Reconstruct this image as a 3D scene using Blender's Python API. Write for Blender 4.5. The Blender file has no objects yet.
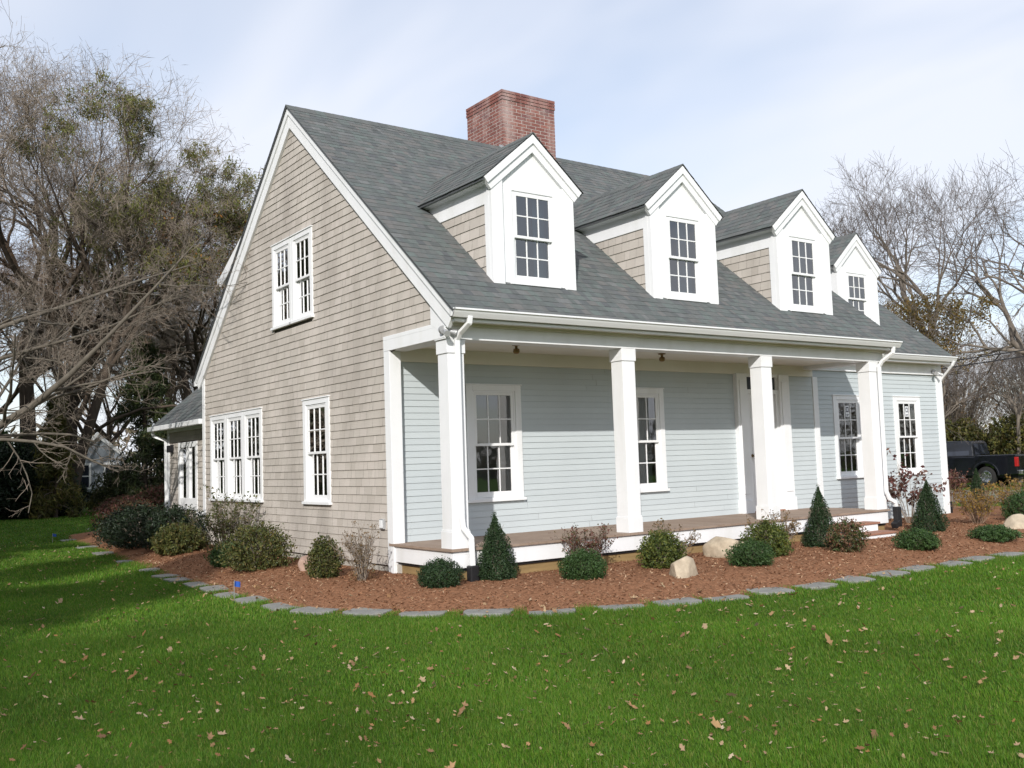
import bpy, bmesh, math, random
import numpy as np
from mathutils import Vector, Matrix

S = bpy.context.scene
COL = S.collection
R = math.radians

# ------------------------------------------------------------------ camera
cam_d = bpy.data.cameras.new("camera")
cam = bpy.data.objects.new("camera", cam_d)
COL.objects.link(cam)
CR = Vector((0.81419, -0.57963, -0.03348)); CU = Vector((-0.01933, -0.08468, 0.99622)); CF = Vector((0.58027, 0.81047, 0.08015))
CP = Vector((-6.0018, -9.6645, 1.4708))
mw = Matrix.Identity(4)
for i in range(3):
    mw[i][0] = CR[i]; mw[i][1] = CU[i]; mw[i][2] = -CF[i]; mw[i][3] = CP[i]
cam.matrix_world = mw
cam_d.sensor_width = 36.0
cam_d.lens = 974.97 / 1024 * 36.0
cam_d.clip_start = 0.1
cam_d.clip_end = 2000
S.camera = cam
S.render.resolution_x = 1024; S.render.resolution_y = 768

# ------------------------------------------------------------------ light
SUN_DIR = Vector((-0.93, -1.0, 0.71)).normalized()
EL = math.asin(SUN_DIR.z); AZ = math.atan2(SUN_DIR.x, SUN_DIR.y)
w = bpy.data.worlds.new("World"); S.world = w; w.use_nodes = True
nt = w.node_tree; nt.nodes.clear()
def N(tree, t, **k):
    n = tree.nodes.new(t)
    for a, b in k.items(): setattr(n, a, b)
    return n
out = N(nt, 'ShaderNodeOutputWorld'); 
sky = N(nt, 'ShaderNodeTexSky', sky_type='NISHITA', sun_disc=False)
sky.sun_elevation = EL; sky.sun_rotation = AZ % (2 * math.pi)
sky.air_density = 1.0; sky.dust_density = 1.0; sky.ozone_density = 1.2
bg1 = N(nt, 'ShaderNodeBackground'); bg1.inputs[1].default_value = 0.15
bg2 = N(nt, 'ShaderNodeBackground'); bg2.inputs[0].default_value = (0.88, 0.91, 1.0, 1); bg2.inputs[1].default_value = 0.90
mixs = N(nt, 'ShaderNodeMixShader')
tc = N(nt, 'ShaderNodeTexCoord'); sep = N(nt, 'ShaderNodeSeparateXYZ')
add = N(nt, 'ShaderNodeMath', operation='ADD'); add.inputs[1].default_value = 0.22
mx = N(nt, 'ShaderNodeMath', operation='MAXIMUM'); mx.inputs[1].default_value = 0.05
dv1 = N(nt, 'ShaderNodeMath', operation='DIVIDE'); dv2 = N(nt, 'ShaderNodeMath', operation='DIVIDE')
cmb = N(nt, 'ShaderNodeCombineXYZ')
noi = N(nt, 'ShaderNodeTexNoise'); noi.inputs['Scale'].default_value = 1.15; noi.inputs['Detail'].default_value = 4; noi.inputs['Roughness'].default_value = 0.55; noi.inputs['Distortion'].default_value = 0.5
mapn = N(nt, 'ShaderNodeMapping'); mapn.inputs['Scale'].default_value = (1.0, 0.55, 1.0); mapn.inputs['Rotation'].default_value = (0, 0, R(35)); mapn.inputs['Location'].default_value = (3.1, 1.7, 0)
rmp = N(nt, 'ShaderNodeMapRange'); rmp.inputs[1].default_value = 0.36; rmp.inputs[2].default_value = 0.58; rmp.inputs[3].default_value = 0.45; rmp.inputs[4].default_value = 0.90
L = nt.links.new
L(tc.outputs['Generated'], sep.inputs[0]); L(sep.outputs[2], add.inputs[0]); L(add.outputs[0], mx.inputs[0])
L(sep.outputs[0], dv1.inputs[0]); L(mx.outputs[0], dv1.inputs[1]); L(sep.outputs[1], dv2.inputs[0]); L(mx.outputs[0], dv2.inputs[1])
L(dv1.outputs[0], cmb.inputs[0]); L(dv2.outputs[0], cmb.inputs[1]); L(cmb.outputs[0], mapn.inputs[0]); L(mapn.outputs[0], noi.inputs['Vector'])
L(noi.outputs[0], rmp.inputs[0]); L(sky.outputs[0], bg1.inputs[0]); L(rmp.outputs[0], mixs.inputs[0]); L(bg1.outputs[0], mixs.inputs[1]); L(bg2.outputs[0], mixs.inputs[2]); L(mixs.outputs[0], out.inputs[0])

sl = bpy.data.lights.new("sun", 'SUN'); sl.energy = 3.6; sl.angle = R(0.6); sl.color = (1.0, 0.96, 0.90)
so = bpy.data.objects.new("sun", sl); COL.objects.link(so)
so.rotation_euler = (-SUN_DIR).to_track_quat('-Z', 'Y').to_euler()
so.location = (-20, -20, 30)
S.view_settings.view_transform = 'Standard'; S.view_settings.look = 'None'
S.view_settings.exposure = 0.24; S.view_settings.gamma = 1.0; S.view_settings.use_curve_mapping = False
S.render.engine = 'CYCLES'
S.cycles.transparent_max_bounces = 12

# ------------------------------------------------------------------ helpers
def tag(o, label=None, cat=None, group=None, kind=None):
    if label: o['label'] = label
    if cat: o['category'] = cat
    if group: o['group'] = group
    if kind: o['kind'] = kind
    return o

def empty(name, loc=(0, 0, 0), rz=0.0, label=None, cat=None, group=None):
    o = bpy.data.objects.new(name, None); COL.objects.link(o)
    o.location = loc; o.rotation_euler = (0, 0, rz); o.empty_display_size = 0.2
    return tag(o, label, cat, group)

def link_mesh(name, me, mats, parent=None):
    o = bpy.data.objects.new(name, me); COL.objects.link(o)
    for m in (mats if isinstance(mats, (list, tuple)) else [mats]): me.materials.append(m)
    if parent: o.parent = parent
    return o

def np_mesh(name, V, F, mats, parent=None, smooth=False, midx=None):
    """V (n,3) F (m,k) uniform polygon size"""
    V = np.asarray(V, np.float32); F = np.asarray(F, np.int32)
    me = bpy.data.meshes.new(name); k = F.shape[1]
    me.vertices.add(len(V)); me.vertices.foreach_set('co', V.ravel())
    me.loops.add(F.size); me.loops.foreach_set('vertex_index', F.ravel())
    me.polygons.add(len(F))
    me.polygons.foreach_set('loop_start', np.arange(0, F.size, k, dtype=np.int32))
    me.polygons.foreach_set('loop_total', np.full(len(F), k, np.int32))
    me.polygons.foreach_set('use_smooth', np.full(len(F), bool(smooth)))
    if midx is not None: me.polygons.foreach_set('material_index', np.asarray(midx, np.int32))
    me.update(calc_edges=True); me.validate()
    return link_mesh(name, me, mats, parent)

class MB:
    def __init__(s): s.v = []; s.f = []; s.m = []
    def poly(s, pts, m=0):
        b = len(s.v); s.v += [tuple(p) for p in pts]; s.f.append(tuple(range(b, b + len(pts)))); s.m.append(m); return s
    def box(s, x0, x1, y0, y1, z0, z1, m=0, T=None):
        c = [(x0, y0, z0), (x1, y0, z0), (x1, y1, z0), (x0, y1, z0), (x0, y0, z1), (x1, y0, z1), (x1, y1, z1), (x0, y1, z1)]
        if T: c = [T(*p) for p in c]
        b = len(s.v); s.v += [tuple(p) for p in c]
        for q in ((0, 3, 2, 1), (4, 5, 6, 7), (0, 1, 5, 4), (1, 2, 6, 5), (2, 3, 7, 6), (3, 0, 4, 7)):
            s.f.append(tuple(b + i for i in q)); s.m.append(m)
        return s
    def prism(s, pts, d, m=0):
        """closed polygon pts (3D) extruded by vector d"""
        n = len(pts); b = len(s.v); d = Vector(d)
        s.v += [tuple(p) for p in pts]; s.v += [tuple(Vector(p) + d) for p in pts]
        s.f.append(tuple(range(b, b + n))); s.m.append(m)
        s.f.append(tuple(range(b + 2 * n - 1, b + n - 1, -1))); s.m.append(m)
        for i in range(n):
            j = (i + 1) % n
            s.f.append((b + i, b + n + i, b + n + j, b + j)); s.m.append(m)
        return s
    def bar(s, a, b_, wx, wy, up=(0, 0, 1), m=0):
        a = Vector(a); b_ = Vector(b_); t = (b_ - a).normalized(); u = t.cross(Vector(up))
        if u.length < 1e-4: u = t.cross(Vector((1, 0, 0)))
        u.normalize(); v = u.cross(t)
        pts = [a + u * wx / 2 * i + v * wy / 2 * j for i, j in ((-1, -1), (1, -1), (1, 1), (-1, 1))]
        return s.prism(pts, b_ - a, m)
    def tube(s, path, r, k=8, m=0, cap=True):
        path = [Vector(p) for p in path]; n = len(path); b = len(s.v)
        rr = r if isinstance(r, (list, tuple)) else [r] * n
        for i, p in enumerate(path):
            t = (path[min(i + 1, n - 1)] - path[max(i - 1, 0)]).normalized()
            ref = Vector((0, 0, 1)) if abs(t.z) < 0.9 else Vector((1, 0, 0))
            u = t.cross(ref).normalized(); v = u.cross(t)
            for j in range(k):
                a = 2 * math.pi * j / k
                s.v.append(tuple(p + (u * math.cos(a) + v * math.sin(a)) * rr[i]))
        for i in range(n - 1):
            for j in range(k):
                j2 = (j + 1) % k
                s.f.append((b + i * k + j, b + i * k + j2, b + (i + 1) * k + j2, b + (i + 1) * k + j)); s.m.append(m)
        if cap:
            s.f.append(tuple(b + j for j in range(k - 1, -1, -1))); s.m.append(m)
            s.f.append(tuple(b + (n - 1) * k + j for j in range(k))); s.m.append(m)
        return s
    def lathe(s, prof, c=(0, 0, 0), k=16, m=0, axis='z'):
        b = len(s.v)
        for r, z in prof:
            for j in range(k):
                a = 2 * math.pi * j / k
                p = (r * math.cos(a), r * math.sin(a), z)
                if axis == 'y': p = (p[0], p[2], p[1])
                if axis == 'x': p = (p[2], p[0], p[1])
                s.v.append((c[0] + p[0], c[1] + p[1], c[2] + p[2]))
        for i in range(len(prof) - 1):
            for j in range(k):
                j2 = (j + 1) % k
                s.f.append((b + i * k + j, b + i * k + j2, b + (i + 1) * k + j2, b + (i + 1) * k + j)); s.m.append(m)
        return s
    def build(s, name, mats, parent=None, bevel=0.0, smooth=False, fix=True):
        me = bpy.data.meshes.new(name); me.from_pydata(s.v, [], s.f)
        me.polygons.foreach_set('material_index', np.array(s.m, np.int32))
        if fix:
            bm = bmesh.new(); bm.from_mesh(me); bmesh.ops.recalc_face_normals(bm, faces=bm.faces); bm.to_mesh(me); bm.free()
        me.polygons.foreach_set('use_smooth', np.full(len(me.polygons), bool(smooth)))
        me.update()
        o = link_mesh(name, me, mats, parent)
        if bevel:
            md = o.modifiers.new('bevel', 'BEVEL'); md.width = bevel; md.segments = 2; md.limit_method = 'ANGLE'; md.angle_limit = R(40)
        return o

# ------------------------------------------------------------------ materials
def ramp(tree, stops):
    r = N(tree, 'ShaderNodeValToRGB'); e = r.color_ramp.elements
    while len(e) > 1: e.remove(e[-1])
    e[0].position = stops[0][0]; e[0].color = (*stops[0][1], 1)
    for p, c in stops[1:]:
        q = e.new(p); q.color = (*c, 1)
    return r

def mat(name, col, rough=0.6, var=0.0, vscale=3.0, bump=0.0, bscale=60.0, spec=0.3, island=None, streak=None, metallic=0.0, translucent=0.0, stretch=None, coat=0.0):
    """procedural material. island: list of colours picked at random per loose piece; streak=(colour,amount,scale) weather stains"""
    m = bpy.data.materials.new(name); m.use_nodes = True
    t = m.node_tree; l = t.links.new; b = t.nodes['Principled BSDF']
    b.inputs['Roughness'].default_value = rough; b.inputs['Metallic'].default_value = metallic
    b.inputs['Specular IOR Level'].default_value = spec
    if coat: b.inputs['Coat Weight'].default_value = coat; b.inputs['Coat Roughness'].default_value = 0.05
    tco = N(t, 'ShaderNodeTexCoord')
    vec = tco.outputs['Object']
    if stretch:
        mp = N(t, 'ShaderNodeMapping'); mp.inputs['Scale'].default_value = stretch; l(vec, mp.inputs[0]); vec = mp.outputs[0]
    if island:
        g = N(t, 'ShaderNodeNewGeometry'); n = len(island)
        rp = ramp(t, [(i / max(n - 1, 1), c) for i, c in enumerate(island)]); l(g.outputs['Random Per Island'], rp.inputs[0]); c = rp.outputs[0]
    else:
        rgb = N(t, 'ShaderNodeRGB'); rgb.outputs[0].default_value = (*col, 1); c = rgb.outputs[0]
    if var:
        no = N(t, 'ShaderNodeTexNoise'); no.inputs['Scale'].default_value = vscale; no.inputs['Detail'].default_value = 6; no.inputs['Roughness'].default_value = 0.6; l(vec, no.inputs['Vector'])
        mr = N(t, 'ShaderNodeMapRange'); mr.inputs[1].default_value = 0.3; mr.inputs[2].default_value = 0.7; mr.inputs[3].default_value = 1 - var; mr.inputs[4].default_value = 1 + var; l(no.outputs[0], mr.inputs[0])
        mu = N(t, 'ShaderNodeVectorMath', operation='SCALE'); l(c, mu.inputs[0]); l(mr.outputs[0], mu.inputs['Scale']); c = mu.outputs[0]
    if streak:
        sc, amt, ss = streak
        no = N(t, 'ShaderNodeTexNoise'); no.inputs['Scale'].default_value = 1; no.inputs['Detail'].default_value = 5
        mp = N(t, 'ShaderNodeMapping'); mp.inputs['Scale'].default_value = ss; l(tco.outputs['Object'], mp.inputs[0]); l(mp.outputs[0], no.inputs['Vector'])
        mr = N(t, 'ShaderNodeMapRange'); mr.inputs[1].default_value = 0.48; mr.inputs[2].default_value = 0.75; mr.inputs[3].default_value = 0; mr.inputs[4].default_value = amt; l(no.outputs[0], mr.inputs[0])
        mi = N(t, 'ShaderNodeMix', data_type='RGBA'); l(mr.outputs[0], mi.inputs[0]); l(c, mi.inputs[6]); mi.inputs[7].default_value = (*sc, 1); c = mi.outputs[2]
    l(c, b.inputs['Base Color'])
    if bump:
        no = N(t, 'ShaderNodeTexNoise'); no.inputs['Scale'].default_value = bscale; no.inputs['Detail'].default_value = 4; l(vec, no.inputs['Vector'])
        bp = N(t, 'ShaderNodeBump'); bp.inputs['Strength'].default_value = bump; bp.inputs['Distance'].default_value = 0.01; l(no.outputs[0], bp.inputs['Height']); l(bp.outputs[0], b.inputs['Normal'])
    if translucent:
        tr = N(t, 'ShaderNodeBsdfTranslucent'); l(c, tr.inputs[0]); ms = N(t, 'ShaderNodeMixShader'); ms.inputs[0].default_value = translucent
        l(b.outputs[0], ms.inputs[1]); l(tr.outputs[0], ms.inputs[2]); l(ms.outputs[0], t.nodes['Material Output'].inputs[0])
    return m

def glass_mat(name, tint=(0.55, 0.6, 0.6), wob=0.02):
    m = bpy.data.materials.new(name); m.use_nodes = True; t = m.node_tree; l = t.links.new
    t.nodes.remove(t.nodes['Principled BSDF'])
    gl = N(t, 'ShaderNodeBsdfGlossy'); gl.inputs['Roughness'].default_value = 0.02
    tr = N(t, 'ShaderNodeBsdfTransparent'); tr.inputs[0].default_value = (*tint, 1)
    fr = N(t, 'ShaderNodeFresnel'); fr.inputs['IOR'].default_value = 1.5
    ad = N(t, 'ShaderNodeMath', operation='MULTIPLY_ADD'); ad.inputs[1].default_value = 1.5; ad.inputs[2].default_value = 0.15; ad.use_clamp = True
    no = N(t, 'ShaderNodeTexNoise'); no.inputs['Scale'].default_value = 3.0; bp = N(t, 'ShaderNodeBump'); bp.inputs['Strength'].default_value = wob; bp.inputs['Distance'].default_value = 0.05
    tco = N(t, 'ShaderNodeTexCoord'); l(tco.outputs['Object'], no.inputs['Vector']); l(no.outputs[0], bp.inputs['Height']); l(bp.outputs[0], gl.inputs['Normal'])
    ms = N(t, 'ShaderNodeMixShader'); l(fr.outputs[0], ad.inputs[0]); l(ad.outputs[0], ms.inputs[0]); l(tr.outputs[0], ms.inputs[1]); l(gl.outputs[0], ms.inputs[2])
    l(ms.outputs[0], t.nodes['Material Output'].inputs[0])
    return m

M = {}
M['white'] = mat('white_paint', (0.79, 0.80, 0.815), 0.45, var=0.03, vscale=2.0, bump=0.05, bscale=25, streak=((0.62, 0.62, 0.58), 0.35, (4, 4, 0.7)))
M['white_shaded'] = mat('shaded_white_paint', (0.74, 0.72, 0.66), 0.5, var=0.03, vscale=2.0)  # shaded copy of the white paint: shade under the roofs is in the colour
M['vinyl'] = mat('white_gutter_metal', (0.80, 0.81, 0.82), 0.3, spec=0.5, var=0.02)
M['sashw'] = mat('sash_paint', (0.78, 0.785, 0.79), 0.4, var=0.02)
M['shingle'] = mat('weathered_cedar', (0.4, 0.35, 0.31), 0.85, island=[(0.43, 0.392, 0.35), (0.465, 0.428, 0.385), (0.48, 0.442, 0.398), (0.49, 0.448, 0.405), (0.515, 0.472, 0.43)], var=0.08, vscale=1.2, bump=0.25, bscale=40, spec=0.1, streak=((0.30, 0.27, 0.24), 0.55, (1.4, 1.4, 0.5)))
M['clap'] = mat('blue_grey_clapboard', (0.46, 0.525, 0.54), 0.55, island=[(0.480, 0.526, 0.545), (0.495, 0.542, 0.56), (0.508, 0.555, 0.572)], var=0.03, vscale=1.5, spec=0.3)
M['backing'] = mat('dark_sheathing', (0.12, 0.10, 0.085), 0.9)
M['inside'] = mat('plaster_room', (0.36, 0.355, 0.34), 0.9)
M['curtain'] = mat('linen_curtain', (0.62, 0.62, 0.60), 0.9, translucent=0.3)
M['curtain_blue'] = mat('blue_curtain', (0.30, 0.42, 0.52), 0.9, translucent=0.2)
M['roof'] = mat('asphalt_shingle', (0.1, 0.12, 0.12), 0.95, island=[(0.092, 0.100, 0.101), (0.130, 0.137, 0.135), (0.102, 0.116, 0.114), (0.148, 0.144, 0.141), (0.114, 0.123, 0.122), (0.126, 0.148, 0.142), (0.098, 0.104, 0.109), (0.154, 0.16, 0.16)], var=0.10, vscale=14, bump=0.5, bscale=220, spec=0.15)
M['drip'] = mat('dark_drip_edge', (0.085, 0.09, 0.095), 0.5)
M['brick'] = mat('red_brick', (0.28, 0.1, 0.085), 0.9, island=[(0.165, 0.075, 0.068), (0.21, 0.09, 0.076), (0.25, 0.105, 0.085), (0.19, 0.085, 0.078), (0.27, 0.12, 0.10), (0.15, 0.075, 0.08)], var=0.15, vscale=14, bump=0.4, bscale=70, spec=0.1, streak=((0.6, 0.5, 0.47), 0.5, (4.5, 4.5, 0.8)))
M['mortar'] = mat('mortar', (0.40, 0.345, 0.32), 0.95, var=0.12, vscale=9, bump=0.3)
M['deck'] = mat('deck_boards', (0.27, 0.2, 0.155), 0.75, island=[(0.26, 0.19, 0.145), (0.29, 0.215, 0.165), (0.31, 0.235, 0.185)], var=0.10, vscale=4, bump=0.15, bscale=30)
M['tread'] = mat('mahogany_tread', (0.30, 0.15, 0.10), 0.6, var=0.12, vscale=5, stretch=(1, 8, 8))
M['ptwood'] = mat('treated_wood_skirt', (0.27, 0.185, 0.085), 0.85, var=0.18, vscale=3, stretch=(0.6, 0.6, 6), bump=0.2)
M['concrete'] = mat('foundation_concrete', (0.42, 0.40, 0.36), 0.95, var=0.1, vscale=5, bump=0.3)
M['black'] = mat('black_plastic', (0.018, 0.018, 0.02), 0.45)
M['grey_metal'] = mat('grey_metal_box', (0.45, 0.46, 0.47), 0.5, metallic=0.4)
M['brass'] = mat('aged_brass', (0.22, 0.15, 0.07), 0.4, metallic=0.8)
M['paper'] = mat('paper_sticker', (0.72, 0.74, 0.76), 0.7)
M['ink'] = mat('printed_ink', (0.10, 0.10, 0.12), 0.7)
M['glass'] = glass_mat('window_glass')

# ------------------------------------------------------------------ house numbers
ZF, ZB, D = 0.493, 2.943, 1.486
YR, ZR = 4.4133, 7.1665
SLP = 0.8317; YE = -0.2662; ZE = 3.2748
LX = 8.70
YB = 8.8266
def zroof(y): return ZE + SLP * (y - YE) if y <= YR else ZE + SLP * (2 * YR - y - YE)
YW, XW0, XW1 = 1.68, 8.76, 13.12
YWE, ZWE, WSL, YWR = 1.36, 3.34, 0.83, 4.5
ZWR = ZWE + WSL * (YWR - YWE)
house = empty('shingled_house', (0, 0, 0), 0, 'grey cedar shingled cape house with blue clapboard porch, white columns and dormers', 'house')

# ---- siding made of real lapped pieces
def siding(name, matl, T, v0, v1, expo, span, holes, wid, butt, parent, seed, gap=0.0025, stagger=0.0):
    """T(u,v,w)->world; span(v)->(u0,u1); holes [(u0,u1,v0,v1)]; wid None = one board per run"""
    rng = random.Random(seed); V = []; F = []
    n = int(math.ceil((v1 - v0) / expo))
    for i in range(n):
        a = v0 + i * expo; b = min(a + expo, v1 + 0.0); 
        if b - a < 0.01: continue
        u0, u1 = span((a + b) / 2)
        if u1 - u0 < 0.02: continue
        runs = [(u0, u1)]
        for h in holes:
            if a < h[3] - 0.01 and b > h[2] + 0.01:
                nr = []
                for (p, q) in runs:
                    if h[1] <= p or h[0] >= q: nr.append((p, q)); continue
                    if p < h[0]: nr.append((p, h[0]))
                    if q > h[1]: nr.append((h[1], q))
                runs = nr
        for p, q in runs:
            c = p
            while c < q - 1e-4:
                e = q if wid is None else min(q, c + rng.uniform(*wid))
                if q - e < (0.03 if wid else 0.3): e = q
                dz = rng.uniform(-stagger, stagger); wo = butt + (rng.uniform(-0.0015, 0.0015) if wid else 0)
                g = gap if e < q else 0
                k = len(V)
                V += [T(c, a + dz, wo), T(e - g, a + dz, wo), T(e - g, b, 0.003), T(c, b, 0.003), T(c, a + dz, -0.004), T(e - g, a + dz, -0.004)]
                F += [(k, k + 1, k + 2, k + 3), (k + 4, k + 5, k + 1, k)]
                c = e
    return np_mesh(name, V, F, matl, parent)

def backing(name, matl, T, v0, v1, span, holes, parent, w=-0.006):
    cuts = sorted(set([v0, v1] + [c for h in holes for c in (h[2], h[3]) if v0 < c < v1] + [v0 + (v1 - v0) * i / 30 for i in range(31)]))
    mb = MB()
    for a, b in zip(cuts[:-1], cuts[1:]):
        if b - a < 1e-5: continue
        a0, a1 = span(a); b0, b1 = span(b)
        xs = [(a0, b0)]
        hs = sorted([h for h in holes if h[2] <= a + 1e-6 and h[3] >= b - 1e-6])
        for h in hs: xs += [(h[0], h[0]), (h[1], h[1])]
        xs.append((a1, b1))
        for i in range(0, len(xs), 2):
            (p, p2), (q, q2) = xs[i], xs[i + 1]
            if q - p < 1e-4 and q2 - p2 < 1e-4: continue
            mb.poly([T(p, a, w), T(q, a, w), T(q2, b, w), T(p2, b, w)])
    return mb.build(name, matl, parent, fix=False)

def Tgab(x, sgn=-1): return lambda u, v, w: (x + sgn * w, u, v)
def Tfront(y): return lambda u, v, w: (u, y - w, v)

# ---- windows: u to the right seen from outside, v up, w out of the wall
def window(T, u0, u1, v0, v1, parent=None, casing=0.10, head=0.078, sill=True, mull=None, label=None, curtain=None, sticker=False, depth=0.7, cols=3, proud=0.028, tilt=0.0):
    """T(u,v,w)->world"""
    parent = parent or house
    mb = MB()
    iu0, iu1, iv0, iv1 = u0 + casing, u1 - casing, v0 + 0.055, v1 - head
    mb.box(u0, iu0, v0 + 0.04, v1, -0.02, proud, T=lambda a, b, c: T(a, b, c))
    mb.box(iu1, u1, v0 + 0.04, v1, -0.02, proud, T=T)
    mb.box(iu0, iu1, iv1, v1, -0.02, proud, T=T)
    if proud > 0.02: mb.box(u0 - 0.012, u1 + 0.012, v1, v1 + 0.018, -0.02, proud + 0.014, T=T)
    j = 0.028
    # jamb liner
    mb.box(iu0, iu0 + j, iv0, iv1, -0.09, proud - 0.012, T=T); mb.box(iu1 - j, iu1, iv0, iv1, -0.09, proud - 0.012, T=T); mb.box(iu0 + j, iu1 - j, iv1 - 0.02, iv1, -0.09, proud - 0.012, T=T)
    wo = mb.build('window', M['white'], parent, bevel=0.003)
    if label: wo['label'] = label
    sb = MB(); sb.box(u0 - 0.02, u1 + 0.02, v0, v0 + 0.04, -0.02, proud + 0.03, T=T); sb.box(iu0, iu1, v0 + 0.04, v0 + 0.058, -0.09, proud + 0.012, T=T)
    sb.build('sill', M['white'], wo, bevel=0.003)
    a0, a1, b0, b1 = iu0 + j, iu1 - j, iv0 + 0.004, iv1 - 0.02
    mid = (b0 + b1) / 2
    rec = MB(); dd = -depth
    def rq(*p): rec.poly([T(*q) for q in p])
    e = 0.2
    rq((a0 - e, b0 - e, dd), (a1 + e, b0 - e, dd), (a1 + e, b1 + e, dd), (a0 - e, b1 + e, dd))
    rq((a0 - e, b0 - e, -0.1), (a0 - e, b1 + e, -0.1), (a0 - e, b1 + e, dd), (a0 - e, b0 - e, dd))
    rq((a1 + e, b0 - e, -0.1), (a1 + e, b1 + e, -0.1), (a1 + e, b1 + e, dd), (a1 + e, b0 - e, dd))
    rq((a0 - e, b0 - e, -0.1), (a1 + e, b0 - e, -0.1), (a1 + e, b0 - e, dd), (a0 - e, b0 - e, dd))
    rq((a0 - e, b1 + e, -0.1), (a1 + e, b1 + e, -0.1), (a1 + e, b1 + e, dd), (a0 - e, b1 + e, dd))
    for (p, q, r_, s_) in ((a0 - e, iu0 + 0.01, b0 - e, b1 + e), (iu1 - 0.01, a1 + e, b0 - e, b1 + e), (iu0 + 0.01, iu1 - 0.01, iv1 - 0.01, b1 + e), (iu0 + 0.01, iu1 - 0.01, b0 - e, iv0 + 0.01)):
        rq((p, r_, -0.1), (q, r_, -0.1), (q, s_, -0.1), (p, s_, -0.1))
    rec.build('room_recess', M['inside'], wo, fix=False)
    for nm, (c0, c1), off in (('upper_sash', (mid - 0.018, b1), 0.012), ('lower_sash', (b0, mid + 0.018), -0.026)):
        s = MB(); st = 0.042; rb = 0.036 if nm == 'upper_sash' else 0.075; rt = 0.040 if nm == 'upper_sash' else 0.036
        w0, w1 = off - 0.034, off
        s.box(a0, a0 + st, c0, c1, w0, w1, T=T); s.box(a1 - st, a1, c0, c1, w0, w1, T=T)
        s.box(a0 + st, a1 - st, c0, c0 + rb, w0, w1, T=T); s.box(a0 + st, a1 - st, c1 - rt, c1, w0, w1, T=T)
        g0, g1, h0, h1 = a0 + st, a1 - st, c0 + rb, c1 - rt
        mt = 0.0085
        for k in range(1, cols):
            uu = g0 + (g1 - g0) * k / cols; s.box(uu - mt, uu + mt, h0, h1, w1 - 0.016, w1 - 0.003, T=T)
        vv = (h0 + h1) / 2
        for k in range(cols):
            p = g0 + (g1 - g0) * k / cols + (mt if k else 0); q = g0 + (g1 - g0) * (k + 1) / cols - (mt if k < cols - 1 else 0)
            s.box(p, q, vv - mt, vv + mt, w1 - 0.016, w1 - 0.003, T=T)
        s.build(nm, M['sashw'], wo, bevel=0.002)
        g = MB(); wm = off - 0.012
        g.poly([T(g0 - 0.005, h0 - 0.005, wm), T(g1 + 0.005, h0 - 0.005, wm), T(g1 + 0.005, h1 + 0.005, wm), T(g0 - 0.005, h1 + 0.005, wm)])
        g.build('glass', M['glass'], wo, fix=False)
        if sticker and nm == 'upper_sash':
            k = MB(); uc = (g0 + g1) / 2; vc = (vv + h1) / 2 + 0.01; ws = wm + 0.004
            k.poly([T(uc - 0.06, vc - 0.11, ws), T(uc + 0.06, vc - 0.11, ws), T(uc + 0.06, vc + 0.10, ws), T(uc - 0.06, vc + 0.10, ws)], 0)
            w2 = ws + 0.002
            for (p, q, r_, s_) in ((-0.04, -0.022, -0.02, 0.075), (0.022, 0.04, -0.02, 0.075), (-0.022, 0.022, 0.055, 0.075), (-0.022, 0.022, -0.02, 0.0), (-0.04, 0.04, -0.075, -0.062), (-0.04, 0.02, -0.095, -0.085)):
                k.poly([T(uc + p, vc + r_, w2), T(uc + q, vc + r_, w2), T(uc + q, vc + s_, w2), T(uc + p, vc + s_, w2)], 1)
            k.build('sticker', [M['paper'], M['ink']], wo, fix=False)
    if curtain:
        for (cu0, cu1, cm) in curtain:
            V = []; F = []; nn = 24
            p, q = a0 + (a1 - a0) * cu0, a0 + (a1 - a0) * cu1
            for i in range(nn + 1):
                u = p + (q - p) * i / nn; ww = -0.17 + 0.018 * math.sin(i * 1.7) + 0.01 * math.sin(i * 0.9)
                for v in (b0 - 0.08, b1 + 0.05): V.append(T(u, v, ww))
            for i in range(nn): F.append((2 * i, 2 * i + 2, 2 * i + 3, 2 * i + 1))
            np_mesh('curtain', V, F, cm, wo, smooth=True)
    return wo

# ---- roof covering: tabs as separate thin pieces
def roof_tabs(name, O, U, Sd, slen, span, parent, seed, expo=0.125, tabs=(0.05, 0.17), lift=0.004):
    """O eave origin, U along the eave, Sd up the slope; span(s)->(u0,u1)"""
    rng = random.Random(seed); O = np.array(O, float); U = np.array(U, float); Sd = np.array(Sd, float); Nn = np.cross(U, Sd)
    if Nn[2] < 0: Nn = -Nn
    V = []; F = []; n = int(math.ceil(slen / expo))
    for i in range(n):
        a = i * expo; b = min(a + expo, slen)
        u0, u1 = span((a + b) / 2)
        if u1 - u0 < 0.02: continue
        c = u0 - rng.uniform(0, 0.15)
        while c < u1 - 1e-4:
            e = c + rng.uniform(*tabs); p, q = max(c, u0), min(e, u1)
            if q - p > 0.003:
                h = lift + rng.choice((0.002, 0.002, 0.004, 0.005)); k = len(V); cut = rng.choice((0, 0, 0.0, -0.004))
                V += [O + U * p + Sd * (a + cut) + Nn * h, O + U * q + Sd * (a + cut) + Nn * h, O + U * q + Sd * b + Nn * 0.003, O + U * p + Sd * b + Nn * 0.003,
                      O + U * p + Sd * (a + cut) - Nn * 0.001, O + U * q + Sd * (a + cut) - Nn * 0.001]
                F += [(k, k + 1, k + 2, k + 3), (k + 4, k + 5, k + 1, k)]
            c = e
    return np_mesh(name, V, F, M['roof'], parent)

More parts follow.
